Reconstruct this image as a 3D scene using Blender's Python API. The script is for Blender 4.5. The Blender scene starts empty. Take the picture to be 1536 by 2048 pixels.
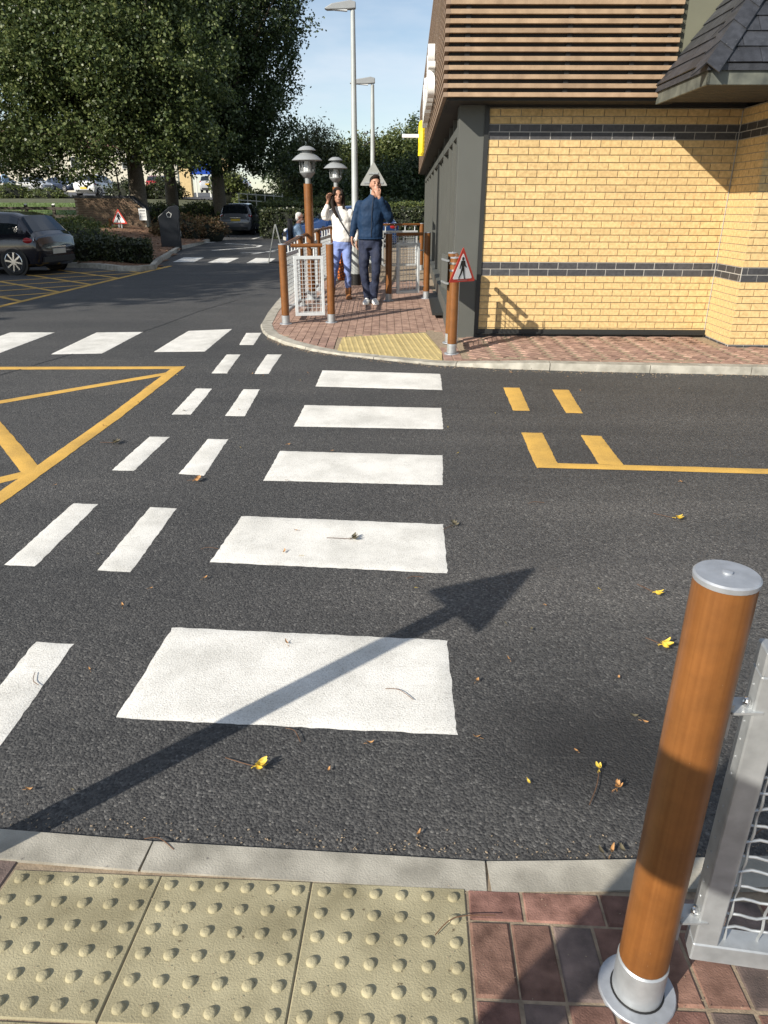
import bpy, bmesh, math, random
from mathutils import Vector, Matrix, Quaternion
random.seed(7)
sc = bpy.context.scene
col = sc.collection
R = math.radians
# ---------------------------------------------------------------- camera
cd = bpy.data.cameras.new('camera'); cam = bpy.data.objects.new('camera', cd); col.objects.link(cam)
cd.sensor_fit = 'VERTICAL'; cd.sensor_height = 36.0; cd.sensor_width = 27.0
cd.lens = 1424.4 / 2048 * 36.0; cd.clip_end = 2000; cd.clip_start = 0.05
PIT, ROL = 0.4055, 0.0035
Fv = Vector((0, math.cos(PIT), -math.sin(PIT))); U0 = Vector((0, math.sin(PIT), math.cos(PIT))); R0 = Vector((1, 0, 0))
Rv = R0 * math.cos(ROL) + U0 * math.sin(ROL); Uv = U0 * math.cos(ROL) - R0 * math.sin(ROL)
M = Matrix.Identity(4)
for i in range(3):
    M[i][0], M[i][1], M[i][2] = Rv[i], Uv[i], -Fv[i]
M[0][3], M[1][3], M[2][3] = 0, 0, 1.6378
cam.matrix_world = M
sc.camera = cam
# ---------------------------------------------------------------- sky, sun, exposure
AZ, EL = R(47.5), R(29.5)
SUN = Vector((math.sin(AZ) * math.cos(EL), math.cos(AZ) * math.cos(EL), -math.sin(EL)))
wd = bpy.data.worlds.new('World'); sc.world = wd; wd.use_nodes = True
nt = wd.node_tree; bgn = nt.nodes['Background']
sky = nt.nodes.new('ShaderNodeTexSky'); sky.sky_type = 'NISHITA'; sky.sun_disc = False
sky.sun_elevation = EL; sky.sun_rotation = math.pi + AZ; sky.air_density = 1.0; sky.dust_density = 0.25; sky.ozone_density = 1.2
tc = nt.nodes.new('ShaderNodeTexCoord'); mp = nt.nodes.new('ShaderNodeMapping'); mp.inputs['Scale'].default_value = (1.2, 1.2, 5.0)
nz = nt.nodes.new('ShaderNodeTexNoise'); nz.inputs['Scale'].default_value = 2.2; nz.inputs['Detail'].default_value = 7; nz.inputs['Roughness'].default_value = .55
rp = nt.nodes.new('ShaderNodeValToRGB'); rp.color_ramp.elements[0].position = .34; rp.color_ramp.elements[1].position = .66
mx = nt.nodes.new('ShaderNodeMixRGB'); mx.inputs[2].default_value = (6.6, 7.0, 7.6, 1)
fm = nt.nodes.new('ShaderNodeMath'); fm.operation = 'MULTIPLY'; fm.inputs[1].default_value = .66
L = nt.links.new
L(tc.outputs['Generated'], mp.inputs['Vector']); L(mp.outputs[0], nz.inputs['Vector']); L(nz.outputs['Fac'], rp.inputs[0])
L(rp.outputs[0], fm.inputs[0]); L(fm.outputs[0], mx.inputs[0]); L(sky.outputs[0], mx.inputs[1]); L(mx.outputs[0], bgn.inputs[0])
bgn.inputs[1].default_value = 0.092
sl = bpy.data.lights.new('sun', 'SUN'); sl.energy = 5.0; sl.angle = R(.53); sl.color = (1.0, .93, .82)
so = bpy.data.objects.new('sun', sl); col.objects.link(so); so.rotation_euler = SUN.to_track_quat('-Z', 'Y').to_euler(); so.location = (0, 0, 30)
sc.view_settings.view_transform = 'Standard'; sc.view_settings.look = 'None'; sc.view_settings.exposure = 0.55; sc.view_settings.gamma = 1
# ---------------------------------------------------------------- materials
MATS = {}
def mat(name, c, rough=.6, metal=0, var=.12, scale=6.0, bump=0, bscale=120., c2=None, spec=.5, coat=0, rnd=0, detail=6, trans=0, spot=None, emit=None):
    if name in MATS: return MATS[name]
    m = bpy.data.materials.new(name); m.use_nodes = True; t = m.node_tree; N = t.nodes.new; K = t.links.new
    b = t.nodes['Principled BSDF']; b.inputs['Roughness'].default_value = rough; b.inputs['Metallic'].default_value = metal
    b.inputs['Specular IOR Level'].default_value = spec; b.inputs['Coat Weight'].default_value = coat; b.inputs['Coat Roughness'].default_value = .06
    if trans: b.inputs['Transmission Weight'].default_value = trans
    g = N('ShaderNodeNewGeometry')
    n = N('ShaderNodeTexNoise'); n.inputs['Scale'].default_value = scale; n.inputs['Detail'].default_value = detail; K(g.outputs['Position'], n.inputs['Vector'])
    r = N('ShaderNodeValToRGB'); r.color_ramp.elements[0].position = .3; r.color_ramp.elements[1].position = .7
    lo = [x * (1 - var) for x in c]; hi = [min(1, x * (1 + var)) for x in (c2 or c)]
    r.color_ramp.elements[0].color = (*lo, 1); r.color_ramp.elements[1].color = (*hi, 1)
    K(n.outputs['Fac'], r.inputs[0]); out = r.outputs[0]
    if rnd:
        oi = N('ShaderNodeObjectInfo'); h = N('ShaderNodeHueSaturation')
        mr = N('ShaderNodeMapRange'); mr.inputs[3].default_value = 1 - rnd; mr.inputs[4].default_value = 1 + rnd
        K(oi.outputs['Random'], mr.inputs[0]); K(mr.outputs[0], h.inputs['Value']); K(out, h.inputs['Color'])
        m2 = N('ShaderNodeMath'); m2.operation = 'MULTIPLY'; m2.inputs[1].default_value = 7.13; m3 = N('ShaderNodeMath'); m3.operation = 'FRACT'
        K(oi.outputs['Random'], m2.inputs[0]); K(m2.outputs[0], m3.inputs[0])
        m4 = N('ShaderNodeMapRange'); m4.inputs[3].default_value = .5 - rnd * .025; m4.inputs[4].default_value = .5 + rnd * .025
        K(m3.outputs[0], m4.inputs[0]); K(m4.outputs[0], h.inputs['Hue']); out = h.outputs[0]
    if spot:                       # spot = (scale, threshold, colour): small stains / specks
        sn = N('ShaderNodeTexNoise'); sn.inputs['Scale'].default_value = spot[0]; sn.inputs['Detail'].default_value = 4; K(g.outputs['Position'], sn.inputs['Vector'])
        sr = N('ShaderNodeValToRGB'); sr.color_ramp.elements[0].position = spot[1]; sr.color_ramp.elements[1].position = min(1, spot[1] + .06)
        sm = N('ShaderNodeMixRGB'); sm.inputs[2].default_value = (*spot[2], 1); K(sn.outputs['Fac'], sr.inputs[0]); K(sr.outputs[0], sm.inputs[0]); K(out, sm.inputs[1]); out = sm.outputs[0]
    K(out, b.inputs['Base Color'])
    if bump:
        bn = N('ShaderNodeTexNoise'); bn.inputs['Scale'].default_value = bscale; bn.inputs['Detail'].default_value = 5; K(g.outputs['Position'], bn.inputs['Vector'])
        bp = N('ShaderNodeBump'); bp.inputs['Strength'].default_value = bump; bp.inputs['Distance'].default_value = .0035; K(bn.outputs['Fac'], bp.inputs['Height']); K(bp.outputs[0], b.inputs['Normal'])
    if emit: b.inputs['Emission Color'].default_value = (*emit, 1); b.inputs['Emission Strength'].default_value = .5
    MATS[name] = m; return m

def mat_asphalt():
    m = bpy.data.materials.new('asphalt'); m.use_nodes = True; t = m.node_tree; N = t.nodes.new; K = t.links.new
    b = t.nodes['Principled BSDF']; b.inputs['Roughness'].default_value = .72; b.inputs['Specular IOR Level'].default_value = .45
    g = N('ShaderNodeNewGeometry')
    v = N('ShaderNodeTexVoronoi'); v.inputs['Scale'].default_value = 120; K(g.outputs['Position'], v.inputs['Vector'])
    v.inputs['Randomness'].default_value = 1
    big = N('ShaderNodeTexNoise'); big.inputs['Scale'].default_value = .55; big.inputs['Detail'].default_value = 5; K(g.outputs['Position'], big.inputs['Vector'])
    mp = N('ShaderNodeMapping'); mp.inputs['Scale'].default_value = (.25, 2.2, 1); mp.inputs['Rotation'].default_value = (0, 0, R(6)); K(g.outputs['Position'], mp.inputs['Vector'])
    st = N('ShaderNodeTexNoise'); st.inputs['Scale'].default_value = 1.1; st.inputs['Detail'].default_value = 4; K(mp.outputs[0], st.inputs['Vector'])
    r1 = N('ShaderNodeValToRGB'); e = r1.color_ramp.elements; e[0].position = .3; e[0].color = (.042, .043, .044, 1); e[1].position = .72; e[1].color = (.084, .083, .081, 1)
    ad = N('ShaderNodeMath'); ad.operation = 'ADD'; ml = N('ShaderNodeMath'); ml.operation = 'MULTIPLY'; ml.inputs[1].default_value = .5
    K(big.outputs['Fac'], ad.inputs[0]); K(st.outputs['Fac'], ad.inputs[1]); K(ad.outputs[0], ml.inputs[0]); K(ml.outputs[0], r1.inputs[0])
    # individual stones: colour per cell
    sp = N('ShaderNodeSeparateColor'); K(v.outputs['Color'], sp.inputs[0])
    rc = N('ShaderNodeValToRGB'); e = rc.color_ramp.elements; e[0].position = 0; e[0].color = (.45, .45, .47, 1); e[1].position = 1; e[1].color = (1.8, 1.75, 1.7, 1)
    ee = rc.color_ramp.elements.new(.93); ee.color = (1.35, 1.32, 1.28, 1); ee2 = rc.color_ramp.elements.new(.985); ee2.color = (2.2, 2.15, 2.05, 1)
    K(sp.outputs[0], rc.inputs[0])
    mu = N('ShaderNodeMixRGB'); mu.blend_type = 'MULTIPLY'; mu.inputs[0].default_value = 1; K(r1.outputs[0], mu.inputs[1]); K(rc.outputs[0], mu.inputs[2])
    out = mu.outputs[0]
    # darker patch of tarmac by the near kerb, fading outwards
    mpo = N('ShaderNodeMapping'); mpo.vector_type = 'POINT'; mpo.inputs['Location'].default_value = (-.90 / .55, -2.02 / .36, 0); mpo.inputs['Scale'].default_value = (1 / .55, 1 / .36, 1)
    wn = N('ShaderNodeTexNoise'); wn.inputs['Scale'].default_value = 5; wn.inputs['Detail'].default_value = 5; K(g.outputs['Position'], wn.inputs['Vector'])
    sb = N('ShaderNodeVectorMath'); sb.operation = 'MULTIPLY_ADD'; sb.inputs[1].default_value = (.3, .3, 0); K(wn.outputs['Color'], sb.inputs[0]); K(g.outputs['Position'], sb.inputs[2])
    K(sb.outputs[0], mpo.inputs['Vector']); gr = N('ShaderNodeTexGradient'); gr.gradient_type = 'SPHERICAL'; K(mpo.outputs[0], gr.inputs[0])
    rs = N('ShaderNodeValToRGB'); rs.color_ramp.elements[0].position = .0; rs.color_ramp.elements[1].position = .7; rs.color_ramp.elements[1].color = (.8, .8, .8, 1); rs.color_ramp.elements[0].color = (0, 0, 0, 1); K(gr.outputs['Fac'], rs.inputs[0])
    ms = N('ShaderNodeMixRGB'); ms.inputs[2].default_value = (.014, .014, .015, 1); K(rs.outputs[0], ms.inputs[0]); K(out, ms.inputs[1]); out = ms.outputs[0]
    # grazing sun sheen painted in as a paler patch on the tyre-polished open tarmac
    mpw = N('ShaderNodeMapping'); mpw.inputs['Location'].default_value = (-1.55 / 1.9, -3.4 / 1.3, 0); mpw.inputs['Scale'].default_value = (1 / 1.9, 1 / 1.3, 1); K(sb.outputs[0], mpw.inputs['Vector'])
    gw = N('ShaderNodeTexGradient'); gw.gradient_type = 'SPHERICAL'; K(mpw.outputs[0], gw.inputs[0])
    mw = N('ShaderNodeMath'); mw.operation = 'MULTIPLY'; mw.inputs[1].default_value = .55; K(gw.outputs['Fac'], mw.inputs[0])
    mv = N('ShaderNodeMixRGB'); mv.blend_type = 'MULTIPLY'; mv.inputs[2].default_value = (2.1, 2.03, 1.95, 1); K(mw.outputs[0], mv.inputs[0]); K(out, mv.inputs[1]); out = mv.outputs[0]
    # thin pale scuffs
    mpk = N('ShaderNodeMapping'); mpk.inputs['Scale'].default_value = (.9, 26, 1); mpk.inputs['Rotation'].default_value = (0, 0, R(-8)); K(g.outputs['Position'], mpk.inputs['Vector'])
    nk = N('ShaderNodeTexNoise'); nk.inputs['Scale'].default_value = 1.0; nk.inputs['Detail'].default_value = 6; nk.inputs['Distortion'].default_value = .8; K(mpk.outputs[0], nk.inputs['Vector'])
    rk = N('ShaderNodeValToRGB'); rk.color_ramp.elements[0].position = .66; rk.color_ramp.elements[1].position = .78; rk.color_ramp.elements[1].color = (.4, .4, .4, 1); K(nk.outputs['Fac'], rk.inputs[0])
    mk = N('ShaderNodeMixRGB'); mk.inputs[2].default_value = (.17, .165, .155, 1); K(rk.outputs[0], mk.inputs[0]); K(out, mk.inputs[1]); out = mk.outputs[0]
    K(out, b.inputs['Base Color'])
    n2 = N('ShaderNodeTexNoise'); n2.inputs['Scale'].default_value = 420; n2.inputs['Detail'].default_value = 3; K(g.outputs['Position'], n2.inputs['Vector'])
    v2 = N('ShaderNodeTexVoronoi'); v2.inputs['Scale'].default_value = 120; v2.feature = 'F1'; K(g.outputs['Position'], v2.inputs['Vector'])
    inv = N('ShaderNodeMath'); inv.operation = 'MULTIPLY_ADD'; inv.inputs[1].default_value = -1.2; K(v2.outputs['Distance'], inv.inputs[0]); K(n2.outputs['Fac'], inv.inputs[2])
    bp = N('ShaderNodeBump'); bp.inputs['Strength'].default_value = .8; bp.inputs['Distance'].default_value = .0045; K(inv.outputs[0], bp.inputs['Height']); K(bp.outputs[0], b.inputs['Normal'])
    MATS['asphalt'] = m; return m
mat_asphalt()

def mat_paint(name, c, c2, wear):
    m = bpy.data.materials.new(name); m.use_nodes = True; t = m.node_tree; N = t.nodes.new; K = t.links.new
    b = t.nodes['Principled BSDF']; b.inputs['Roughness'].default_value = .75; b.inputs['Specular IOR Level'].default_value = .3
    g = N('ShaderNodeNewGeometry')
    a = N('ShaderNodeTexNoise'); a.inputs['Scale'].default_value = 3.5; a.inputs['Detail'].default_value = 8; a.inputs['Roughness'].default_value = .65; K(g.outputs['Position'], a.inputs['Vector'])
    r = N('ShaderNodeValToRGB'); r.color_ramp.elements[0].position = .32; r.color_ramp.elements[0].color = (*c2, 1); r.color_ramp.elements[1].position = .62; r.color_ramp.elements[1].color = (*c, 1); K(a.outputs['Fac'], r.inputs[0])
    v = N('ShaderNodeTexNoise'); v.inputs['Scale'].default_value = 150; v.inputs['Detail'].default_value = 3; K(g.outputs['Position'], v.inputs['Vector'])
    rv = N('ShaderNodeValToRGB'); rv.color_ramp.elements[0].position = .62 - wear; rv.color_ramp.elements[1].position = .78 - wear; K(v.outputs['Fac'], rv.inputs[0])
    mm = N('ShaderNodeMath'); mm.operation = 'MULTIPLY'; K(rv.outputs[0], mm.inputs[0]); ra = N('ShaderNodeMath'); ra.operation = 'MULTIPLY_ADD'; ra.inputs[1].default_value = -1.1; ra.inputs[2].default_value = 1.0; ra.use_clamp = True; K(a.outputs['Fac'], ra.inputs[0]); K(ra.outputs[0], mm.inputs[1])
    # fine drag cracks
    mp = N('ShaderNodeMapping'); mp.inputs['Scale'].default_value = (5, 40, 1); K(g.outputs['Position'], mp.inputs['Vector'])
    cr = N('ShaderNodeTexNoise'); cr.inputs['Scale'].default_value = 2.0; cr.inputs['Detail'].default_value = 4; K(mp.outputs[0], cr.inputs['Vector'])
    rcr = N('ShaderNodeValToRGB'); rcr.color_ramp.elements[0].position = .62; rcr.color_ramp.elements[1].position = .74; rcr.color_ramp.elements[1].color = (.45, .45, .45, 1); K(cr.outputs['Fac'], rcr.inputs[0])
    mxm = N('ShaderNodeMath'); mxm.operation = 'MAXIMUM'; K(mm.outputs[0], mxm.inputs[0]); K(rcr.outputs[0], mxm.inputs[1])
    mx = N('ShaderNodeMixRGB'); mx.inputs[2].default_value = (c[0] * .42, c[1] * .40, c[2] * .38, 1); K(mxm.outputs[0], mx.inputs[0]); K(r.outputs[0], mx.inputs[1])
    K(mx.outputs[0], b.inputs['Base Color'])
    bn = N('ShaderNodeTexNoise'); bn.inputs['Scale'].default_value = 170; bn.inputs['Detail'].default_value = 4; K(g.outputs['Position'], bn.inputs['Vector'])
    bp = N('ShaderNodeBump'); bp.inputs['Strength'].default_value = .6; bp.inputs['Distance'].default_value = .004; K(bn.outputs['Fac'], bp.inputs['Height']); K(bp.outputs[0], b.inputs['Normal'])
    MATS[name] = m; return m
mat_paint('white_paint', (.72, .705, .66), (.54, .53, .49), .11)
mat_paint('yellow_paint', (.62, .375, .085), (.46, .285, .075), .09)

def mat_leaf(name, a, b_, c_, rough=.42, transl=.18):
    m = bpy.data.materials.new(name); m.use_nodes = True; t = m.node_tree; N = t.nodes.new; K = t.links.new
    b = t.nodes['Principled BSDF']; b.inputs['Roughness'].default_value = rough; b.inputs['Specular IOR Level'].default_value = .5
    g = N('ShaderNodeNewGeometry'); r = N('ShaderNodeValToRGB'); e = r.color_ramp.elements
    e[0].position = 0; e[0].color = (*a, 1); e[1].position = 1; e[1].color = (*c_, 1); x = e.new(.55); x.color = (*b_, 1)
    K(g.outputs['Random Per Island'], r.inputs[0]); K(r.outputs[0], b.inputs['Base Color'])
    tr = N('ShaderNodeBsdfTranslucent'); mx = N('ShaderNodeMixShader'); mx.inputs[0].default_value = transl
    K(r.outputs[0], tr.inputs[0]); K(b.outputs[0], mx.inputs[1]); K(tr.outputs[0], mx.inputs[2]); K(mx.outputs[0], t.nodes['Material Output'].inputs[0])
    MATS[name] = m; return m
mat_leaf('leaf_maple', (.038, .062, .020), (.085, .12, .036), (.19, .22, .075), rough=.45, transl=.32)
mat_leaf('leaf_dark', (.024, .043, .017), (.048, .076, .027), (.10, .13, .045), rough=.45, transl=.3)
mat_leaf('leaf_copper', (.020, .012, .008), (.030, .022, .012), (.045, .05, .02), rough=.4)
mat_leaf('leaf_willow', (.03, .045, .015), (.06, .075, .022), (.11, .12, .04), rough=.5)
mat_leaf('leaf_mid', (.045, .070, .020), (.095, .125, .034), (.16, .175, .05), rough=.5, transl=.28)
mat_leaf('leaf_hedge', (.018, .027, .011), (.036, .050, .018), (.075, .085, .03), rough=.45)
mat_leaf('leaf_lime', (.05, .07, .015), (.10, .13, .03), (.16, .18, .05), rough=.45)
mat_leaf('leaf_dry', (.10, .06, .025), (.16, .09, .035), (.06, .07, .025), rough=.6)
mat_leaf('grass_blade', (.05, .09, .015), (.09, .14, .025), (.14, .19, .04), rough=.5, transl=.3)
mat('bark', (.11, .09, .065), .85, var=.4, scale=18, bump=2.0, bscale=30); mat('thicket', (.010, .013, .006), .9, var=.5, scale=9)
mat('mortar', (.37, .32, .235), .9, var=.15, scale=60, bump=.4)
mat('mortar_light', (.42, .405, .375), .9, var=.1, scale=60)
mat('brick_yellow', (.53, .37, .165), .85, var=.11, scale=30, bump=.6, bscale=160, rnd=.085, c2=(.61, .435, .205), spot=(9, .68, (.52, .33, .14)))
mat('brick_dark', (.052, .052, .056), .55, var=.25, scale=30, bump=.3, bscale=120, rnd=.18)
mat('brick_brown', (.16, .105, .065), .85, var=.3, scale=20, bump=.4, rnd=.2)
mat('pave_red', (.155, .076, .054), .85, var=.3, scale=22, bump=.6, bscale=220, rnd=.28, c2=(.205, .112, .084), spot=(240, .72, (.36, .30, .26)))
mat('pave_grey', (.10, .075, .066), .85, var=.3, scale=18, bump=.6, bscale=220, rnd=.22, c2=(.145, .105, .09), spot=(240, .72, (.30, .27, .25)))
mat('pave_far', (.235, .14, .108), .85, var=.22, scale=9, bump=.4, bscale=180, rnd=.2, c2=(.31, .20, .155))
mat('joint_sand', (.27, .21, .145), .95, var=.3, scale=40, bump=.5, bscale=200)
mat('tactile', (.275, .24, .14), .88, var=.22, scale=6, bump=.5, bscale=220, c2=(.335, .30, .19), spot=(55, .69, (.13, .105, .06)), detail=10)
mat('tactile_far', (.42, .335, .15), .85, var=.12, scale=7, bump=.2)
mat('kerb', (.285, .268, .222), .88, var=.22, scale=9, bump=.5, bscale=200, c2=(.345, .325, .275), detail=10, rnd=.07, spot=(34, .70, (.12, .11, .10)))
mat('galv', (.40, .42, .43), .45, metal=.55, var=.16, scale=22, bump=.12, bscale=60)
mat('galv_light', (.52, .545, .55), .5, metal=.0, var=.1, scale=20)
mat('steel_cap', (.37, .39, .42), .5, metal=.5, var=.12, scale=35, bump=.1)
mat('grey_panel', (.088, .091, .082), .5, var=.05, scale=3)
mat('grey_panel_edge', (.02, .021, .02), .5, var=.1)
mat('olive_panel', (.135, .135, .095), .6, var=.06, scale=4)
mat('backing', (.012, .012, .012), .7, var=.2)
mat('soffit', (.035, .034, .030), .75, var=.25, scale=8)
mat('slat_wood', (.29, .195, .118), .65, var=.14, scale=7, bump=.3, bscale=60, c2=(.345, .24, .15), rnd=.10)
mat('slat_side', (.25, .175, .12), .65, var=.14, scale=7, rnd=.10)
mat('slate', (.030, .032, .038), .5, var=.35, scale=14, bump=.6, bscale=70, rnd=.25, spot=(60, .68, (.12, .12, .125)))
mat('fascia_metal', (.075, .082, .072), .55, var=.25, scale=9, c2=(.11, .115, .095))
mat('white_sign', (.80, .80, .78), .4, var=.03)
mat('sign_yellow', (.85, .66, .02), .4, var=.05)
mat('red_sign', (.52, .045, .03), .4, var=.06)
mat('black', (.012, .012, .012), .5, var=.2)
mat('rubber', (.012, .012, .013), .75, var=.2)
mat('lamp_grey', (.27, .285, .29), .5, metal=.1, var=.08)
mat('lamp_glass', (.70, .72, .72), .25, var=.04)
mat('sign_back', (.34, .35, .33), .5, metal=.3, var=.06)
mat('bin_black', (.012, .014, .018), .38, var=.2)
mat('mulch', (.13, .065, .033), .95, var=.45, scale=24, bump=1.0, bscale=60, c2=(.20, .11, .06))
mat('grass', (.06, .11, .02), .9, var=.35, scale=12, bump=.5, bscale=60, c2=(.10, .15, .03))
mat('terrain', (.07, .075, .035), .95, var=.3, scale=3)
mat('tarmac_far', (.075, .075, .078), .8, var=.15, scale=2)
mat('cream', (.62, .58, .47), .8, var=.06)
mat('cream_pillar', (.55, .42, .22), .8, var=.1)
mat('blue_sign', (.01, .06, .38), .4, var=.05)
mat('white_rail', (.68, .68, .64), .6, var=.1)
mat('timber_dark', (.06, .05, .04), .8, var=.25)
mat('roof_tile', (.14, .075, .055), .8, var=.2)
mat('skin', (.40, .215, .145), .5, var=.06, scale=25)
mat('skin_pink', (.45, .24, .18), .5, var=.06, scale=25)
mat('hair_dark', (.016, .010, .007), .7, var=.3, scale=80, bump=.6, bscale=200, spec=.2)
mat('hair_white', (.72, .70, .66), .6, var=.1, scale=60, bump=.4, bscale=200)
mat('jacket_blue', (.008, .027, .066), .72, var=.15, scale=9, bump=.4, bscale=26, spec=.25)
mat('jeans', (.011, .017, .042), .8, var=.25, scale=14, bump=.4, bscale=60)
mat('jeans_light', (.165, .225, .46), .8, var=.15, scale=12, bump=.4, bscale=50)
mat('knit_white', (.74, .72, .68), .8, var=.05, scale=12, bump=.5, bscale=26)
mat('shoe_white', (.78, .77, .74), .5, var=.05)
mat('boot_tan', (.24, .10, .035), .55, var=.2, scale=20)
mat('shirt_blue', (.28, .40, .55), .75, var=.1, scale=10, bump=.4, bscale=26)
mat('dark_cloth', (.02, .02, .025), .8, var=.2)
mat('orange_cloth', (.62, .16, .02), .7, var=.1)
mat('glass_dark', (.012, .015, .018), .05, var=.1, spec=.8)
mat('glass_window', (.03, .035, .035), .08, var=.1, spec=.7)
mat('plate_yellow', (.70, .45, .04), .5, var=.05)
mat('plate_white', (.55, .53, .45), .5, var=.05)
mat('light_red', (.30, .012, .015), .2, var=.1)
mat('chrome', (.7, .7, .7), .2, metal=1, var=.05)
mat('dry_leaf_a', (.38, .20, .075), .65, var=.3, scale=60)
mat('dry_leaf_y', (.62, .44, .055), .6, var=.3, scale=60)
mat('dry_leaf_d', (.10, .085, .05), .7, var=.3, scale=60)
mat('twig', (.12, .06, .03), .8, var=.3)
mat('letter_black', (.012, .012, .012), .5, var=.1)
mat('notice_text', (.22, .22, .22), .5, var=.1)

def mat_woodpost():
    m = bpy.data.materials.new('post_brown'); m.use_nodes = True; t = m.node_tree; N = t.nodes.new; K = t.links.new
    b = t.nodes['Principled BSDF']; b.inputs['Roughness'].default_value = .42; b.inputs['Specular IOR Level'].default_value = .45
    tcn = N('ShaderNodeTexCoord'); mp = N('ShaderNodeMapping'); mp.inputs['Scale'].default_value = (95, 95, 1.1); K(tcn.outputs['Object'], mp.inputs['Vector'])
    w = N('ShaderNodeTexNoise'); w.inputs['Scale'].default_value = 1.0; w.inputs['Detail'].default_value = 5; w.inputs['Distortion'].default_value = .6; K(mp.outputs[0], w.inputs['Vector'])
    r = N('ShaderNodeValToRGB'); e = r.color_ramp.elements; e[0].position = .3; e[0].color = (.165, .062, .0145, 1); e[1].position = .72; e[1].color = (.215, .086, .022, 1); K(w.outputs['Fac'], r.inputs[0])
    gd = N('ShaderNodeTexNoise'); gd.inputs['Scale'].default_value = 9; gd.inputs['Detail'].default_value = 8; gd.inputs['Roughness'].default_value = .7; K(tcn.outputs['Object'], gd.inputs['Vector'])
    gr_ = N('ShaderNodeValToRGB'); gr_.color_ramp.elements[0].position = .35; gr_.color_ramp.elements[0].color = (.78, .78, .8, 1); gr_.color_ramp.elements[1].position = .62; gr_.color_ramp.elements[1].color = (1.06, 1.05, 1.04, 1); K(gd.outputs['Fac'], gr_.inputs[0])
    mg = N('ShaderNodeMixRGB'); mg.blend_type = 'MULTIPLY'; mg.inputs[0].default_value = 1; K(r.outputs[0], mg.inputs[1]); K(gr_.outputs[0], mg.inputs[2])
    sv = N('ShaderNodeTexNoise'); sv.inputs['Scale'].default_value = 240; sv.inputs['Detail'].default_value = 2; K(tcn.outputs['Object'], sv.inputs['Vector']); sr_ = N('ShaderNodeValToRGB'); sr_.color_ramp.elements[0].position = .77; sr_.color_ramp.elements[1].position = .80; K(sv.outputs['Fac'], sr_.inputs[0])
    mc = N('ShaderNodeMixRGB'); mc.inputs[2].default_value = (.5, .42, .33, 1); K(sr_.outputs[0], mc.inputs[0]); K(mg.outputs[0], mc.inputs[1])
    K(mc.outputs[0], b.inputs['Base Color']); bp = N('ShaderNodeBump'); bp.inputs['Strength'].default_value = .12; bp.inputs['Distance'].default_value = .002; K(w.outputs['Fac'], bp.inputs['Height']); K(bp.outputs[0], b.inputs['Normal'])
    MATS['post_brown'] = m
mat_woodpost()
def carpaint(name, c, metal=.3): return mat(name, c, .2, metal=metal * .4, var=.03, coat=1.0)
carpaint('car_purple', (.007, .006, .012)); carpaint('car_grey', (.13, .13, .135)); carpaint('car_blue', (.012, .04, .13))
carpaint('car_white', (.62, .63, .64), 0); carpaint('car_red', (.34, .02, .02)); carpaint('car_silver', (.42, .43, .44)); carpaint('car_navy', (.03, .04, .07))

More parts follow.
